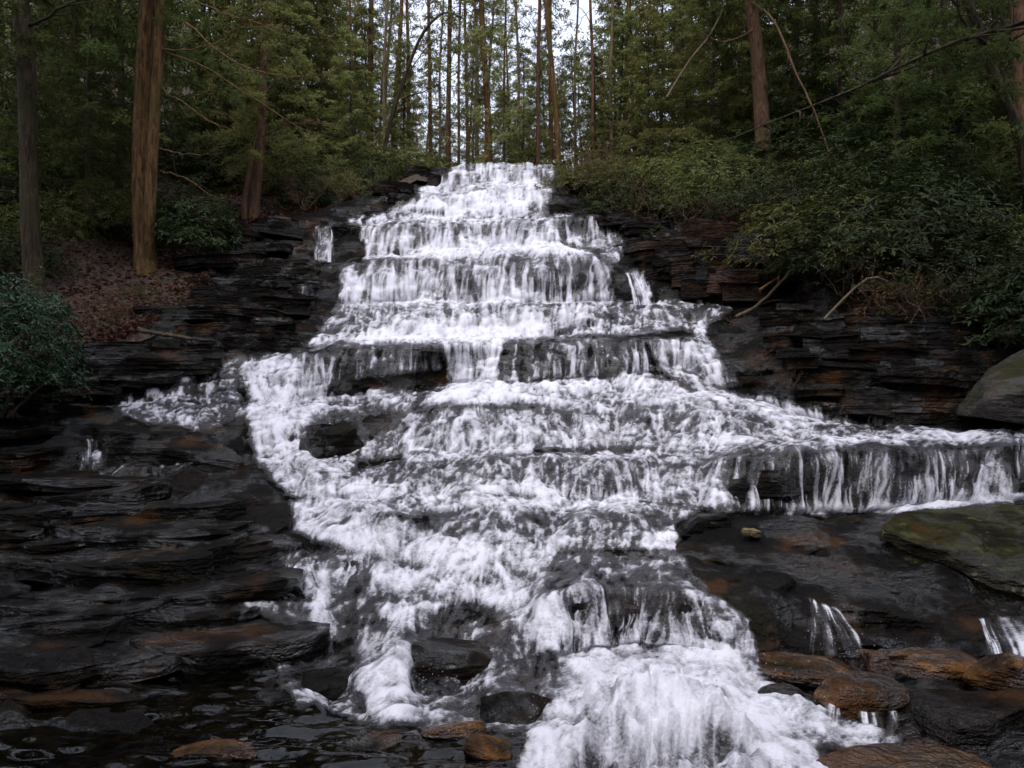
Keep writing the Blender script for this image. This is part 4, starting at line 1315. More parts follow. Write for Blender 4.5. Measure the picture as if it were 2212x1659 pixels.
# right bank thicket, left bank thicket, bushes round the brink
thicket(spread(1740, 2640, 0.8, 12.0, [10, 10, 9, 8, 7, 6]), RHO[:4], 'rhododendron_bush', 'rhododendron above right rock wall', 'bush', 'rhododendrons on the right bank', (1.05, 1.7))
thicket(spread(1430, 1800, 0.9, 12.0, [5, 5, 5, 5, 4]), RHO, 'rhododendron_bush', 'rhododendron above brown upper right face', 'bush', 'bushes above the upper right face', (0.9, 1.5))
thicket(spread(1235, 1430, 0.9, 8.0, [3, 4, 4]), RHO[3:] + RHO[:1], 'laurel_bush', 'olive laurel right of the brink', 'bush', 'laurels right of the brink', (0.8, 1.3))
thicket(spread(620, 930, 0.9, 7.0, [4, 4, 4]), RHO[3:] + RHO[:1], 'laurel_bush', 'olive laurel left of the brink', 'bush', 'laurels left of the brink', (0.9, 1.4))
thicket(spread(350, 640, 3.6, 11.0, [4, 4, 4]), RHO, 'rhododendron_bush', 'rhododendron behind the double trunk', 'bush', 'bushes on the left slope', (0.9, 1.4))
thicket(spread(-460, 330, 4.2, 12.0, [8, 7, 7, 5]), RHO[:4], 'rhododendron_bush', 'dark rhododendron around leftmost trunk', 'bush', 'bushes at the far left', (0.9, 1.4))
thicket(spread(640, 900, 2.5, 8.0, [4, 4, 4]), RHO[3:], 'tall_laurel', 'tall olive laurel over the left shoulder', 'bush', 'tall laurels on the left shoulder', (1.5, 2.1))
thicket(spread(1270, 1560, 3.0, 9.0, [4, 4, 4]), RHO[3:], 'tall_laurel', 'tall olive laurel over the right shoulder', 'bush', 'tall laurels on the right shoulder', (1.5, 2.2))
thicket(spread(1090, 1300, 7.0, 13.0, [3, 3]), RHO[3:], 'tall_laurel', 'tall olive laurel far right behind the brink', 'bush', 'tall laurels behind the brink', (1.5, 2.0))
thicket(spread(930, 1240, 4.5, 12, [3, 4]), RHO[3:], 'laurel_bush', 'low bush behind the brink', 'bush', 'bushes behind the brink', (0.5, 0.8))


# ------------------------------------------------------------------ trees
def hero_trunk(name, label, stems, bark, branches=(), crown=None, group=None, twigs=0, crown_at=None):
    """stems: list of (path points (x, y, d), radii in m); branches: list of (points, r0, r1)"""
    base = P(*stems[0][0][0])
    o = empty(name, base)
    tag(o, label, 'tree', group)
    b = np.array(base)
    for k, (pts, rad) in enumerate(stems):
        W = smooth_path([np.array(P(*p)) for p in pts], 26)
        r = np.interp(np.linspace(0, 1, 26), np.linspace(0, 1, len(rad)), rad)
        V, F = tube_np(W - b, r, 18, 0.10, 7 * k + len(label))
        add('trunk', mesh_np('trunk', V, F, bark), o)
    g = np.random.default_rng(len(label))
    for pts, r0, r1 in branches:
        W = smooth_path([np.array(P(*p)) for p in pts], 14)
        W = W + 0.02 * g.normal(size=W.shape)
        parts = [tube_np(W - b, np.linspace(r0, r1, 14), 6)]
        for _ in range(twigs):
            i = g.integers(3, 13)
            dv = (W[min(i + 1, 13)] - W[i - 1]); dv /= np.linalg.norm(dv)
            e = W[i] + (dv * 0.7 + g.normal(size=3) * 0.5) * g.uniform(0.3, 1.0)
            parts.append(tube_np(smooth_path([W[i] - b, (W[i] + e) / 2 - b + g.normal(size=3) * 0.05, e - b], 5), np.linspace(r1 * 1.2, 0.004, 5), 4))
        V, F = join_np(parts)
        add('branch', mesh_np('branch', V, F, bark), o)
    if crown is not None:
        cm = add('crown', crown[0], o); cm['kind'] = 'stuff'
        cm.location = Vector(crown[1]) - base
        cm.scale = (crown[2],) * 3
    return o


CROWN = HEM[2].parts[2][1]
CROWN_L = HEM[0].parts[2][1]


def up(p, dz):
    q = P(*p); q.z += dz
    return q


hero_trunk('double_trunk_tree', 'tall brown tree with two fused trunks on left bank', [
    ([(322, 640, 17.2), (314, 560, 17.4), (307, 400, 17.4), (311, 200, 17.4), (320, 0, 17.4), (326, -180, 17.4), (330, -420, 17.4)], [0.40, 0.30, 0.27, 0.24, 0.21, 0.19, 0.15]),
    ([(318, 560, 17.3), (322, 470, 17.2), (329, 330, 17.2), (337, 200, 17.2), (345, 90, 17.2), (346, 0, 17.2), (350, -200, 17.2)], [0.17, 0.16, 0.15, 0.14, 0.14, 0.13, 0.10])], M_BARK, [
    ([(345, 44, 17.2), (398, 46, 16.6), (466, 103, 16.0), (530, 145, 15.6), (620, 166, 15.2), (700, 160, 15.0), (770, 125, 15.0)], 0.030, 0.006),
    ([(345, 105, 17.2), (400, 108, 16.4), (460, 95, 15.9), (520, 55, 15.4), (600, -20, 15.0)], 0.026, 0.007),
    ([(350, 110, 17.2), (440, 140, 16.4), (540, 210, 15.8), (640, 270, 15.4), (760, 310, 15.0)], 0.024, 0.005),
    ([(420, 0, 16.0), (520, 40, 15.6), (650, 75, 15.4), (780, 95, 15.2)], 0.020, 0.006),
    ([(345, 190, 17.2), (400, 225, 16.8), (450, 260, 16.4), (520, 290, 16.0)], 0.025, 0.006),
    ([(345, 320, 17.2), (390, 330, 16.8), (440, 332, 16.5), (500, 312, 16.2)], 0.026, 0.006),
    ([(345, 370, 17.2), (400, 385, 16.8), (470, 430, 16.4)], 0.024, 0.006)], (CROWN, up((330, -420, 17.4), -9.0), 1.0), twigs=5)
hero_trunk('leftmost_tree', 'mossy grey-brown trunk standing nearest the left edge', [
    ([(80, 690, 15.0), (74, 600, 15.2), (66, 480, 15.2), (62, 300, 15.2), (56, 120, 15.2), (42, 0, 15.2), (20, -160, 15.2), (10, -420, 15.2)], [0.34, 0.24, 0.21, 0.20, 0.20, 0.20, 0.18, 0.12])], M_BARK_D, [
    ([(60, 60, 15.2), (130, 20, 14.8), (220, -40, 14.4)], 0.05, 0.02)], (CROWN, up((10, -420, 15.2), -9.0), 1.0), twigs=4)
hero_trunk('slope_tree', 'reddish trunk rising beside the upper left rock steps', [
    ([(545, 500, 20.3), (550, 440, 20.5), (560, 330, 20.5), (566, 240, 20.5), (572, 100, 20.5), (578, -60, 20.5), (580, -300, 20.5)], [0.24, 0.18, 0.16, 0.12, 0.10, 0.09, 0.06]),
    ([(530, 490, 20.2), (528, 440, 20.2), (540, 370, 20.1), (548, 300, 20.0)], [0.11, 0.09, 0.08, 0.04])], M_BARK_O, [
    ([(562, 300, 20.5), (620, 270, 20.0), (700, 265, 19.5)], 0.03, 0.008)], (CROWN_L, up((578, -100, 20.5), -8.0), 0.8), twigs=4)
hero_trunk('slope_tree', 'stout reddish trunk rising out of the right slope thicket', [
    ([(1650, 330, 23.5), (1642, 200, 23.6), (1634, 100, 23.6), (1622, 0, 23.6), (1610, -150, 23.6), (1600, -380, 23.6)], [0.30, 0.26, 0.24, 0.23, 0.20, 0.15])], M_BARK_O, [
    ([(1640, 60, 23.6), (1560, 90, 23.0), (1500, 60, 22.6)], 0.05, 0.015),
    ([(1625, 5, 23.5), (1678, 55, 22.0), (1719, 160, 21.0), (1755, 230, 20.4), (1790, 330, 20.0)], 0.045, 0.025)], (CROWN, up((1600, -380, 23.6), -9.0), 1.1), twigs=3)
hero_trunk('leaning_tree', 'pale bent sapling leaning left from the right slope', [
    ([(1440, 210, 24.0), (1490, 130, 24.0), (1530, 80, 24.0), (1560, 20, 24.0), (1575, -60, 24.0)], [0.04, 0.04, 0.035, 0.03, 0.03])], M_TWIG_P, twigs=0)
hero_trunk('slope_tree', 'dark crooked trunk at the right edge with tangled limbs', [
    ([(2225, 420, 15.5), (2205, 300, 15.6), (2150, 170, 15.6), (2120, 80, 15.6), (2080, -40, 15.6), (2060, -260, 15.6)], [0.16, 0.14, 0.12, 0.11, 0.10, 0.07])], M_BARK_D, [
    ([(2130, 100, 15.6), (2090, 60, 15.3), (2050, -10, 15.0)], 0.05, 0.02),
    ([(2140, 140, 15.6), (2190, 90, 15.2), (2260, 40, 15.0)], 0.05, 0.02)], (CROWN, up((2060, -260, 15.6), -8.0), 0.9), twigs=6)
hero_trunk('slope_tree', 'brown trunk half hidden in foliage at the right edge', [
    ([(2215, 330, 18.0), (2208, 200, 18.0), (2200, 60, 18.0), (2195, -120, 18.0)], [0.24, 0.21, 0.19, 0.17])], M_BARK_O)
# trunks that stand on the level above the brink
brink = [
    ((970, 27.0), 0.13, M_BARK_O, 'orange-brown trunk left of the gap above the brink', (968, 972)),
    ((1052, 26.0), 0.16, M_BARK, 'straight brown trunk rising directly behind the brink', (1056, 1040)),
    ((1205, 27.0), 0.14, M_BARK, 'mossy trunk right of the sky gap above the brink', (1205, 1180)),
    ((1190, 29.0), 0.12, M_BARK, 'slim trunk close beside the mossy one above the brink', (1190, 1188)),
    ((800, 30.0), 0.17, M_BARK, 'dark trunk at the left of the sky gap', (800, 802)),
    ((855, 33.0), 0.15, M_BARK, 'grey trunk between the dark trunk and the leaning limbs', (850, 868)),
    ((1010, 38.0), 0.12, M_BARK, 'thin dark trunk against the bright gap behind the brink', (1010, 1004)),
    ((930, 36.0), 0.13, M_BARK, 'thin brown trunk just left of the orange one', (930, 926)),
    ((1350, 31.0), 0.15, M_BARK, 'dark trunk behind the right-hand laurels', (1350, 1358)),
    ((1470, 30.0), 0.16, M_BARK, 'grey trunk left of the pale bent sapling', (1470, 1462)),
]
for i, ((x, d), r, bk, lab, (xa, xb)) in enumerate(brink):
    cr = None
    hero_trunk('woodland_tree', lab, [([(x, 470, d), (xa, 300, d), ((xa + xb) / 2, 150, d), (xb, 0, d), (xb + 3, -200, d), (xb + 6, -420, d)], [r * 1.1, r * 0.85, r * 0.75, r * 0.68, r * 0.55, r * 0.4])], bk, (),
               (PINE[i % 2].parts[2][1], up((xb, -250, d), -16.0 - (i % 3)), 1.0) if i % 3 != 2 else None)
PALE = [(762, 26.5, -6), (828, 28.0, 8), (884, 31.0, -5), (948, 29.0, 10), (990, 33.0, 4), (1032, 30.0, -6), (1088, 28.0, 5), (1122, 31.0, -8), (1162, 27.5, 4), (1240, 29.0, 9), (1282, 27.0, -7), (1318, 30.0, 6)]
for i, (x, d, ln_) in enumerate(PALE):
    r = 0.055 + 0.02 * (i % 3)
    hero_trunk('sapling', 'thin pale sapling trunk above the brink, %s from left' % ORD[i], [([(x, 460, d), (x + ln_ * 0.3, 300, d), (x + ln_ * 0.2, 150, d), (x + ln_, 0, d), (x + ln_ * 1.4, -220, d)], [r * 1.2, r, r * 0.9, r * 0.8, r * 0.6])], M_TWIG_P if i % 2 else M_BARK_O,
               [([(x + ln_ * 0.2, 160 - 9 * i, d), (x + 18 * (1 if i % 2 else -1), 120 - 9 * i, d - 0.3), (x + 45 * (1 if i % 2 else -1), 95 - 9 * i, d - 0.6)], 0.022, 0.006)], twigs=4)
hero_trunk('leaning_tree', 'dark bare limb arching over the brink from the left', [
    ([(828, 330, 25.5), (850, 240, 25.5), (880, 150, 25.4), (915, 70, 25.3), (960, 28, 25.2), (1000, 40, 25.0)], [0.09, 0.08, 0.07, 0.06, 0.04, 0.015])], M_BARK_D, [
    ([(860, 215, 25.5), (900, 130, 25.2), (960, 70, 25.0)], 0.04, 0.01),
    ([(870, 215, 25.0), (930, 190, 24.6), (1000, 150, 24.4)], 0.035, 0.01)], twigs=3)

HEM_SPOTS = [
    # x, D, kind, scale, label
    (745, 3.0, 1, 0.62, 'feathery hemlock drooping over the upper left steps'),
    (650, 4.5, 1, 0.75, 'olive hemlock behind the reddish slope trunk'),
    (860, 4.0, 0, 0.50, 'young hemlock at the left shoulder of the brink'),
    (700, 9.0, 0, 0.95, 'tall hemlock left of the dark trunk and sky gap'),
    (590, 8.0, 2, 0.95, 'dark hemlock behind the arching bare branches'),
    (480, 7.0, 2, 0.95, 'dark hemlock just right of the double trunk'),
    (420, 12.0, 0, 1.05, 'hemlock high on the slope behind the double trunk'),
    (250, 6.0, 2, 0.95, 'dark hemlock between the two left trunks'),
    (150, 9.0, 2, 1.05, 'dark hemlock behind the leftmost trunk'),
    (40, 6.0, 2, 0.9, 'dark hemlock at the upper left corner'),
    (-80, 9.0, 2, 1.0, 'dark hemlock cut by the left edge'),
    (540, 15.0, 0, 1.1, 'hemlock far up the left slope'),
    (1290, 5.0, 0, 0.55, 'young hemlock at the right shoulder of the brink'),
    (1390, 6.0, 1, 0.72, 'olive hemlock above the right-hand laurels'),
    (1480, 7.5, 1, 0.85, 'olive hemlock beneath the pale bent sapling'),
    (1560, 10.0, 0, 1.0, 'hemlock left of the stout reddish trunk'),
    (1720, 7.0, 2, 0.85, 'dark hemlock right of the stout reddish trunk'),
    (1830, 9.0, 2, 1.0, 'dark hemlock above the middle of the right thicket'),
    (1940, 6.0, 2, 0.85, 'dark hemlock over the long dead branch'),
    (2060, 9.0, 2, 1.0, 'dark hemlock left of the crooked trunk'),
    (2190, 6.5, 2, 0.9, 'dark hemlock behind the crooked trunk'),
    (2300, 9.0, 2, 1.0, 'dark hemlock cut by the right edge'),
    (1640, 15.0, 0, 1.1, 'hemlock far up the right slope'),
    (1120, 9.0, 0, 0.62, 'hemlock in the middle of the wood above the brink'),
    (1330, 14.0, 0, 1.0, 'tall hemlock behind the right shoulder of the brink'),
    (760, 14.0, 0, 1.05, 'tall hemlock behind the left shoulder of the brink'),
    (560, 5.0, 1, 0.95, 'broad olive hemlock behind the upper left steps'),
    (640, 8.5, 1, 1.05, 'broad hemlock between the reddish trunk and the sky gap'),
    (700, 5.5, 1, 0.90, 'low sweeping hemlock left of the laurels'),
    (800, 7.5, 1, 0.75, 'olive hemlock beside the arching bare limb'),
    (880, 9.5, 1, 0.65, 'small olive hemlock left of the orange-brown trunk'),
    (1090, 6.5, 0, 0.40, 'sapling hemlock beside the straight brown trunk'),
    (1160, 7.5, 1, 0.62, 'olive hemlock just left of the mossy trunk'),
    (1250, 8.0, 1, 0.80, 'broad olive hemlock right of the mossy trunk'),
    (1330, 9.0, 1, 0.90, 'broad olive hemlock behind the right-hand laurels'),
    (1420, 11.0, 1, 1.05, 'broad hemlock left of the pale sapling'),
    (1530, 6.0, 1, 0.90, 'sweeping hemlock over the upper right face'),
    (1620, 9.5, 1, 1.0, 'broad hemlock behind the stout reddish trunk'),
    (1900, 12.0, 1, 1.1, 'broad hemlock at the top of the right thicket'),
    (330, 9.5, 1, 1.05, 'broad hemlock behind the fused trunks'),
    (190, 4.5, 2, 0.75, 'small dark hemlock between the left trunks'),
    (600, 11.5, 1, 1.25, 'great broad hemlock high behind the reddish trunk'),
    (680, 12.5, 1, 1.25, 'great broad hemlock left of the tall laurels'),
    (1380, 13.0, 1, 1.25, 'great broad hemlock behind the right shoulder'),
    (1450, 14.0, 1, 1.3, 'great broad hemlock left of the pale sapling top'),
    (1520, 12.5, 1, 1.2, 'full hemlock right of the pale sapling'),
    (955, 22.0, 0, 0.9, 'distant hemlock behind the orange-brown trunk'),
    (1075, 24.0, 0, 1.0, 'distant hemlock right of the straight brown trunk'),
    (1130, 17.0, 1, 0.85, 'olive hemlock left of the mossy trunk, farther back'),
]
for x, D, k, s, lab in HEM_SPOTS:
    p = on_hill(x, D); p.z -= 0.2
    place(HEM[k], 'hemlock_tree', p, VR.uniform(0, 6.28), (s, s, s * VR.uniform(0.95, 1.1)), lab, 'tree', 'hemlocks on the slopes')
# the far wood behind the brink
fr_ = random.Random(17)
far = sorted((700 + 720 * ((i * 0.618) % 1.0) + fr_.uniform(-12, 12), fr_.uniform(14, 55), i) for i in range(48))
MARKS = [(0, 800, 'left of the dark trunk'), (800, 970, 'between the dark and the orange-brown trunk'), (970, 1052, 'between the orange-brown and straight brown trunk'),
         (1052, 1205, 'between the straight brown and mossy trunk'), (1205, 1350, 'right of the mossy trunk'), (1350, 9999, 'right of the trunk behind the laurels')]
for lo, hi, w in MARKS:
    for j, (x, D, i) in enumerate(t for t in far if lo <= t[0] < hi):
        p = on_hill(x, D); p.z -= 0.3
        place(PINE[i % 2], 'pine_tree', p, fr_.uniform(0, 6.28), fr_.uniform(0.7, 1.15), 'far pine, %s from left of those %s' % (ORD[j], w), 'tree', 'far pines behind the brink')
# unseen trees added around and behind the viewer to shade the scene
SHADE_TREE = make_tree_kind(51, M_HEM_D, M_BARK_D, h=19, start=0.42, blen=5.2, nb=80, tw=30, nl=0.26, nw=0.07, droop=0.1, radius=0.28)  # unseen high crowns added to darken the foreground
round_ = [(-10, -7, 1.2), (-6, -13, 1.3), (2, -15, 1.3), (8, -12, 1.3), (11, -5, 1.2), (-15, 2, 1.2), (14, 4, 1.1), (-12, 9, 1.0), (13.5, 10, 1.0), (-19, -6, 1.3), (18, -7, 1.3), (5, -22, 1.4), (-4, -24, 1.4), (-13, -16, 1.4), (14, -18, 1.4)]
for i, (x, y, s) in enumerate(round_):
    z = max(abs(x) - 4.5, 0) * 0.42 - 0.4
    place(HEM[2], 'hemlock_tree', (x, y, z), i * 1.3, s, 'dark hemlock added around the viewer for shade, outside the picture', 'tree', 'shade hemlocks added around the viewer')
for i, (x, y, s) in enumerate([(-7.5, 3.5, 1.0), (7.5, 4.0, 1.0), (-10.5, 9.5, 1.05), (10.5, 10.0, 1.05), (-4.5, -4.5, 1.0), (4.5, -4.0, 1.0), (0.5, -8.5, 1.05), (-9, -2, 1.0), (9, -1.5, 1.0)]):
    z = max(abs(x) - 4.5, 0) * 0.42 - 0.4
    place(SHADE_TREE, 'shade_tree', (x, y, z), i * 1.9, s, 'high-crowned tree added to shade the near pool, outside the picture', 'tree', 'trees added to shade the near pool')
for side in ('left', 'right'):
    sp = sorted(((-250 + 850 * ((i * 0.618) % 1.0)) if side == 'left' else (1480 + 950 * ((i * 0.618 + 0.3) % 1.0)), 11 + 26 * ((i * 0.7548) % 1.0), i) for i in range(15))
    for j, (x, D, i) in enumerate(sp):
        p = on_hill(x, D); p.z -= 0.2
        place(HEM[(2, 1, 0)[i % 3]], 'hemlock_tree', p, i * 2.1, VR.uniform(0.95, 1.25), 'hemlock high on the %s slope behind nearer trees, %s from left' % (side, ORD[j]), 'tree', 'hemlocks high on the %s slope' % side)


# ------------------------------------------------------------------ dark pool at the viewer's feet
def build_pool():
    m, nt, N, L = new_mat('pool_water')
    out = nd(nt, 'ShaderNodeOutputMaterial')
    tr = nd(nt, 'ShaderNodeBsdfTransparent'); tr.inputs[0].default_value = (0.45, 0.40, 0.33, 1)
    gl = nd(nt, 'ShaderNodeBsdfGlossy'); gl.inputs['Roughness'].default_value = 0.06
    fr = nd(nt, 'ShaderNodeFresnel'); fr.inputs[0].default_value = 1.40
    mx = nd(nt, 'ShaderNodeMixShader')
    L.new(fr.outputs[0], mx.inputs[0]); L.new(tr.outputs[0], mx.inputs[1]); L.new(gl.outputs[0], mx.inputs[2])
    L.new(mx.outputs[0], out.inputs[0])
    X, Y = np.meshgrid(np.linspace(-7, 3.6, 330), np.linspace(2.5, 7.6, 190))
    Z = 0.155 + 0.045 * fbm(X * 1.6, Y * 3.6, 0 * X, 4, 501) + 0.03 * fbm(X * 4, Y * 8, 0 * X, 3, 503) + 0.10 * sstep(6.4, 7.6, Y)
    PV = np.stack([X, Y, Z], -1)
    px, py = sheet_xy(PV)
    cut = np.zeros(X.shape)
    for dn, soft, poly in ZONES:
        if max(p[1] for p in poly) > 1380:
            cut = np.maximum(cut, poly_sd(poly, px, py))
    cut = np.maximum(cut, poly_sd([(1120, 1640), (1200, 1420), (2300, 1420), (2300, 2400), (1000, 2400)], px, py))
    F = grid_faces(*X.shape)
    F = F[cut.ravel()[F].max(axis=1) < 6]
    me = mesh_np('pool', PV.reshape(-1, 3), F, m)
    tag(add('pool', me), kind='structure')


build_pool()


# ------------------------------------------------------------------ small things on the banks
def near_bush():
    lf, st = shrub_proto(77, r=(1.15, 1.2, 1.75), whorls=2100, leaf=(0.07, 0.12), wid=0.036, per=8, droop=0.45, stems=9, hollow=0.55)
    k = Kind([('foliage', leaf_mesh('foliage', M_NEAR, *lf)), ('stem', mesh_np('stem', st[0], st[1], M_TWIG))])
    p = P(15, 850, 10.6)
    p.z -= 0.15
    place(k, 'glossy_bush', p, 0.4, (1.0, 1.0, 1.0), 'dense blue-green bush hanging over rocks at the left edge', 'bush')
    lf, st = shrub_proto(78, r=(0.8, 0.7, 0.5), whorls=170, leaf=(0.10, 0.17), wid=0.036, droop=0.5, stems=6)
    k2 = Kind([('foliage', leaf_mesh('foliage', M_RHODO, *lf)), ('stem', mesh_np('stem', st[0], st[1], M_TWIG))])
    for x, y, d, s, lab in [(425, 545, 17.6, 1.25, 'spreading leafy bush right of the double trunk base'), (285, 640, 16.0, 0.55, 'small yellow-green seedling bush on the leaf litter'),
                            (245, 500, 18.4, 0.8, 'low bush left of the double trunk base'), (2175, 730, 12.0, 0.42, 'leafy sprig growing above the grey pointed boulder'),
                            (2120, 690, 12.8, 0.5, 'small bush between the thicket and the pointed boulder'), (1310, 470, 20.5, 0.9, 'pale green bush low on the right of the brink'),
                            (1410, 520, 19.4, 0.8, 'bush hanging over the brown upper right rock face')]:
        place(k2 if y != 640 else Kind([('foliage', RHO[4].parts[0][1])]), 'leafy_bush', P(x, y, d), x * 0.01, s if y != 640 else 0.22, lab, 'bush')
    # yellow-leaved sapling
    g = np.random.default_rng(5)
    n = 70
    T = g.normal(size=(n, 3)) * np.array([0.28, 0.2, 0.45])
    ln = g.uniform(0.08, 0.16, n)
    lm = leaf_mesh('leaves', M_YEL, T, g.normal(size=(n, 3)) - np.array([0, 0, 0.5]), g.normal(size=(n, 3)), ln, ln * 0.42, g.random(n))
    parts = [tube_np(smooth_path([np.array([0.1, 0.1, -0.9]), np.array([0, 0, -0.3]), T[i]], 6), np.linspace(0.012, 0.004, 6), 4) for i in range(9)]
    V, F = join_np(parts)
    place(Kind([('leaves', lm), ('twigs', mesh_np('twigs', V, F, M_TWIG))]), 'yellow_sapling', P(1735, 520, 16.6), 0, 1.0, 'sapling with yellow leaves at the edge of the right thicket', 'sapling')


near_bush()

# drooping bare twigs and dry grass along both banks
TW = [(1330, 430, 21.2, 1.0), (1380, 470, 20.3, 1.0), (1270, 410, 22.3, 0.9), (1450, 500, 19.4, 1.0), (1520, 500, 19.2, 0.9), (1300, 380, 23.0, 1.0), (1840, 640, 14.2, 0.9), (1930, 690, 13.3, 0.8), (1990, 700, 13.0, 0.8), (2080, 690, 12.9, 0.7),
      (650, 455, 20.8, 0.9), (720, 440, 21.6, 0.9), (780, 430, 22.2, 0.8), (250, 700, 14.7, 0.6), (180, 720, 13.9, 0.6), (330, 690, 15.4, 0.6), (1640, 800, 12.9, 0.35), (1700, 840, 12.4, 0.3)]
TWL = ['right shoulder of the brink, on the brown slope', 'brown slope above the flat rock lip', 'top of the right brown slope', 'upper right rock face, left part', 'upper right rock face, middle part', 'right end of the brink under the laurels',
       'right wall beside the fallen branch', 'right wall, hanging down its middle', 'right wall, left of the pointed boulder', 'right thicket just above the pointed boulder', 'upper left steps beside the reddish trunk',
       'litter left of the brink', 'left shoulder of the brink', 'leaf litter above the left shelves', 'leaf litter behind the near bush', 'leaf litter below the double trunk', 'small ledge right of the cascade', 'foot of the right wall']
for i, ((x, y, d, s), w) in enumerate(zip(TW, TWL)):
    place(TWIG[1 if i % 3 else 0], 'twiggy_shrub', P(x, y, d), i * 1.7, s, 'bare brown twiggy shrub at ' + w, 'shrub', 'bare twiggy shrubs')


# fallen wood
def stick(name, pts, r0, r1, mat, label, cat, twigs=0, sides=8):
    W = smooth_path([np.array(P(*p)) for p in pts], 18)
    b = W[0].copy()
    g = np.random.default_rng(int(r0 * 1000) + len(label))
    W[1:-1] += g.normal(size=(16, 3)) * min(r0 * 0.35, 0.006)
    o = empty(name, Vector(b)); tag(o, label, cat)
    V, F = tube_np(W - b, np.linspace(r0, r1, 18), sides, 0.15, len(label))
    add('stem', mesh_np('stem', V, F, mat), o)
    if twigs:
        parts = []
        for _ in range(twigs):
            i = g.integers(3, 17)
            dv = W[min(i + 1, 17)] - W[i - 1]; dv /= np.linalg.norm(dv)
            e = W[i] + (dv * 0.6 + g.normal(size=3) * 0.5) * g.uniform(0.3, 1.1)
            parts.append(tube_np(smooth_path([W[i] - b, (W[i] + e) / 2 - b + g.normal(size=3) * 0.04, e - b], 5), np.linspace(max(r1, 0.008), 0.004, 5), 4))
        V, F = join_np(parts)
        add('twigs', mesh_np('twigs', V, F, mat), o)['kind'] = 'stuff'
    return o


stick('fallen_branch', [(1590, 685, 15.9), (1637, 660, 15.8), (1685, 612, 15.6), (1733, 560, 15.4), (1752, 530, 15.3)], 0.05, 0.022, M_TWIG_P, 'broken pale branch propped on the right ledge', 'branch', 5)
stick('broken_wood', [(1640, 628, 15.9), (1662, 612, 15.9), (1684, 598, 15.9)], 0.05, 0.012, M_WOOD, 'splintered orange wood behind the broken branch', 'wood')
stick('dead_branch', [(1505, 328, 16.5), (1644, 273, 16.3), (1747, 232, 16.0), (1863, 184, 15.6), (1972, 130, 15.2), (2092, 82, 14.8), (2230, 45, 14.4)], 0.015, 0.05, M_BARK_D, 'long thin dead branch slanting across the right thicket', 'branch', 16)
stick('dead_branch', [(1780, 690, 13.6), (1880, 600, 13.6), (1960, 640, 13.4), (2020, 690, 13.0), (2080, 720, 12.7)], 0.03, 0.012, M_TWIG_P, 'thin arched branch lying over the right wall', 'branch', 8)
stick('rotten_log', [(300, 712, 14.4), (350, 722, 14.2), (425, 733, 14.0)], 0.06, 0.035, M_TWIG, 'short weathered log lying on the left shelf', 'log', 0, 10)


# fallen leaves on the open slopes
def litter():
    g = np.random.default_rng(3)
    n = 16000
    x = np.concatenate([g.uniform(-100, 560, n // 2), g.uniform(560, 900, n // 5), g.uniform(1240, 2300, n - n // 2 - n // 5)])
    D = g.random(n) ** 1.7 * 7.0 + 0.05
    p = hill_pt(x, D); p[:, 2] += 0.02 + 0.04 * g.random(n)
    ln = g.uniform(0.08, 0.17, n)
    me = leaf_mesh('leaf_litter', M_DRY, p, np.stack([g.normal(size=n), g.normal(size=n), g.normal(size=n) * 0.25], -1), np.array([0, 0, 1.0]) + g.normal(size=(n, 3)) * 0.4, ln, ln * 0.6, g.random(n))
    tag(add('leaf_litter', me), 'brown fallen leaves strewn over both banks', 'leaves', kind='stuff')


litter()


# ------------------------------------------------------------------ loose threads, spouts and spray
def veil(name, lip, foot, dens, seed, bow=0.12, nu=70, nv=44, freq=1.0, fan=False):
    """a thin uneven sheet of falling water between a lip line and a foot line"""
    A = smooth_path([np.array(P(*p)) for p in lip], nu); B = smooth_path([np.array(P(*p)) for p in foot], nu)
    t = np.linspace(0, 1, nv)[:, None, None]
    V = A[None] * (1 - t) + B[None] * t
    V[..., 2] = A[None, :, 2] * (1 - t[..., 0] ** 1.7) + B[None, :, 2] * t[..., 0] ** 1.7
    V[..., 1] -= bow * np.sin(np.pi * 0.5 * t[..., 0]) * 0.7
    w = np.linalg.norm(B[-1] - B[0]) + 0.05
    L = np.linalg.norm(B[0] - A[0])
    u = np.linspace(0, 1, nu)[None, :] * w + 0 * t[..., 0]; v = t[..., 0] * L + 0 * u
    u2 = u + 0.04 * vnoise(u * 6, v * 3, 0 * u, seed)
    sN = 0.34 * vnoise(u2 * 9 * freq, v * 0.9, 0 * u + seed, 3) + 0.40 * vnoise(u2 * 22 * freq, v * 1.4, 0 * u + seed, 4) + 0.34 * vnoise(u2 * 48 * freq, v * 3.0, 0 * u + seed, 5)
    sN = sN + 0.30 * vnoise(u2 * 16 * freq, v * 12 * freq, 0 * u + seed, 6) * t[..., 0]
    e = np.minimum(np.linspace(0, 1, nu), np.linspace(1, 0, nu))[None, :]
    fade = sstep(0.0, 0.16, e + 0.06 * vnoise(v * 9, u * 4, 0 * u, seed + 7)) * sstep(0.0, 0.10, t[..., 0]) * (1 - (sstep(0.6, 1.0, t[..., 0]) if fan else 0.0))
    fo = dens + 1.0 * sN - 0.9 * (1 - fade) - (0.25 * t[..., 0] if fan else 0)
    V[..., 1] -= 0.03 * sN
    o = add(name, mesh_np(name, V.reshape(-1, 3), grid_faces(nv, nu), M_VEIL, attrs={'foam': fo}), FALLS)
    return o


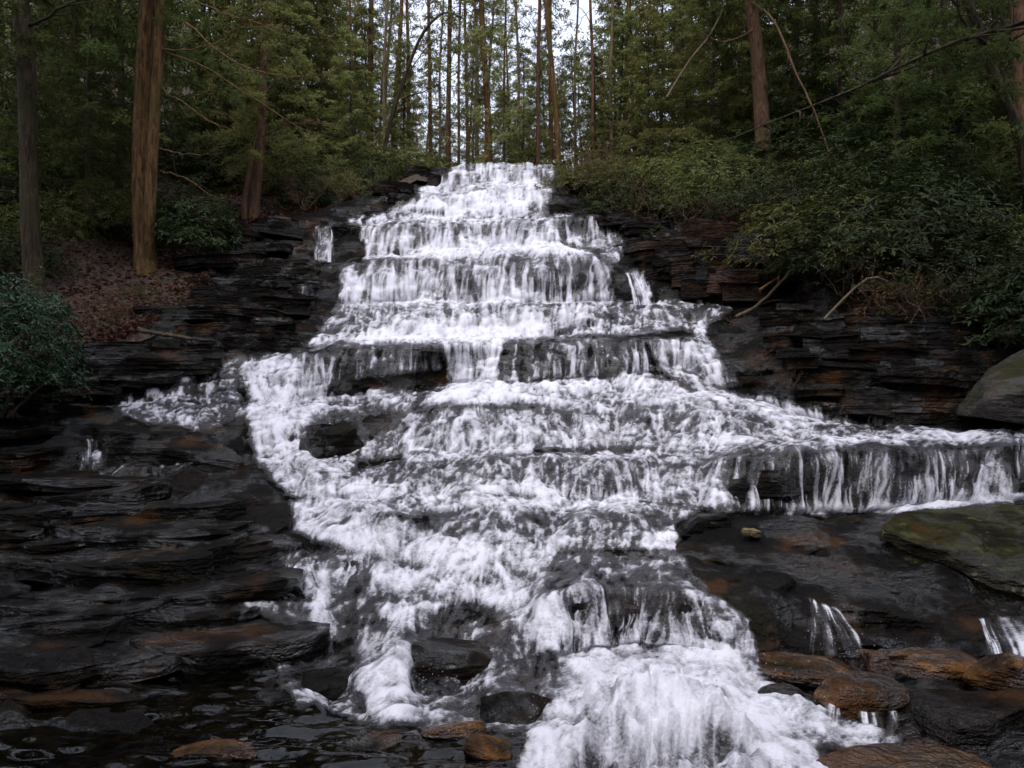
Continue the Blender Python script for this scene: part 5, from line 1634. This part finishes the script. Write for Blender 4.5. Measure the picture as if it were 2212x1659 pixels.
veil('side_spout', [(2108, 1335, 6.55), (2140, 1330, 6.5), (2260, 1326, 6.5)], [(2122, 1430, 5.95), (2170, 1432, 5.9), (2290, 1432, 5.9)], 0.30, 5, 0.15)
veil('splash_fan', [(1745, 1285, 6.8), (1775, 1300, 6.6), (1810, 1310, 6.55)], [(1725, 1470, 5.9), (1810, 1480, 5.8), (1900, 1456, 5.85)], 0.16, 6, 0.2, freq=0.8, fan=True)
veil('side_spout', [(1770, 1500, 5.35), (1800, 1505, 5.3), (1815, 1515, 5.3)], [(1745, 1600, 5.0), (1785, 1605, 4.95), (1810, 1600, 4.95)], 0.22, 7, 0.06)
veil('side_spout', [(1850, 1530, 5.2), (1890, 1535, 5.18), (1940, 1530, 5.2)], [(1845, 1610, 4.9), (1890, 1612, 4.88), (1950, 1600, 4.95)], 0.22, 8, 0.06)
veil('trickle', [(180, 948, 10.35), (200, 948, 10.3), (222, 950, 10.3)], [(175, 1015, 9.8), (205, 1018, 9.8), (245, 1012, 9.8)], -0.02, 9, 0.05)
veil('trickle', [(1342, 588, 17.4), (1365, 590, 17.4), (1392, 594, 17.4)], [(1365, 660, 17.0), (1390, 660, 17.0), (1418, 658, 17.0)], 0.36, 10, 0.1)
veil('trickle', [(676, 488, 19.2), (700, 490, 19.2), (722, 488, 19.2)], [(676, 566, 18.6), (700, 568, 18.6), (726, 566, 18.6)], 0.14, 11, 0.1, freq=0.6)
veil('trickle', [(650, 612, 17.2), (664, 612, 17.2), (682, 612, 17.2)], [(650, 662, 16.7), (666, 664, 16.7), (684, 662, 16.7)], -0.05, 12, 0.1, freq=0.6)
veil('trickle', [(600, 570, 18.0), (612, 572, 18.0), (628, 572, 18.0)], [(598, 608, 17.4), (614, 610, 17.4), (630, 608, 17.4)], -0.08, 13, 0.08, freq=0.6)
veil('trickle', [(1872, 870, 12.0), (1884, 872, 12.0), (1900, 872, 12.0)], [(1868, 918, 11.7), (1886, 920, 11.7), (1908, 918, 11.7)], -0.08, 14, 0.05)


for k, (lp, ft, dn_, bw) in enumerate([
        ([(1270, 1432, 6.15), (1380, 1425, 6.15), (1480, 1428, 6.1)], [(1190, 1560, 5.15), (1370, 1610, 4.95), (1520, 1590, 5.0)], 0.30, 0.30),
        ([(1380, 1440, 6.05), (1480, 1435, 6.05), (1600, 1440, 6.0)], [(1400, 1600, 5.0), (1560, 1610, 4.95), (1710, 1560, 5.15)], 0.30, 0.34),
        ([(1330, 1500, 5.6), (1450, 1490, 5.6), (1580, 1500, 5.6)], [(1230, 1650, 4.6), (1440, 1690, 4.45), (1680, 1650, 4.6)], 0.26, 0.30)]):
    veil('splash', lp, ft, dn_, 30 + k, bw, nu=110, nv=70, freq=0.55, fan=True)


def spray():
    g = np.random.default_rng(9)
    n = 1100
    src = [(1400, 1440, 6.1, 0.9, 0.18), (1500, 1560, 5.3, 0.8, 0.25), (1650, 1480, 5.7, 0.35, 0.16), (1300, 1480, 5.8, 0.35, 0.2), (1830, 1420, 6.0, 0.35, 0.12), (1170, 1600, 4.9, 0.25, 0.14), (1760, 1600, 4.9, 0.3, 0.14), (900, 1480, 5.7, 0.4, 0.1)]
    k = g.integers(0, len(src), n)
    C = np.array([np.array(P(*q[:3])) for q in src])[k]
    sp = np.array([q[3] for q in src])[k]; hz = np.array([q[4] for q in src])[k]
    p = C + g.normal(size=(n, 3)) * np.stack([sp * 0.5, sp * 0.3, hz], -1)
    p[:, 2] = np.maximum(p[:, 2], C[:, 2] - 0.05)
    r = g.uniform(0.002, 0.005, n)
    oc = np.array([[1, 0, 0], [-1, 0, 0], [0, 1, 0], [0, -1, 0], [0, 0, 1.8], [0, 0, -1.8]])
    V = (p[:, None, :] + oc[None] * r[:, None, None]).reshape(-1, 3)
    f = np.array([[0, 2, 4], [2, 1, 4], [1, 3, 4], [3, 0, 4], [2, 0, 5], [1, 2, 5], [3, 1, 5], [0, 3, 5]])
    F = (np.arange(n)[:, None, None] * 6 + f[None]).reshape(-1, 3)
    me = mesh_np('spray', V, F, M_WATER, attrs={'foam': np.full(len(V), 0.45)})
    o = add('spray', me, FALLS)
    o['kind'] = 'stuff'


spray()
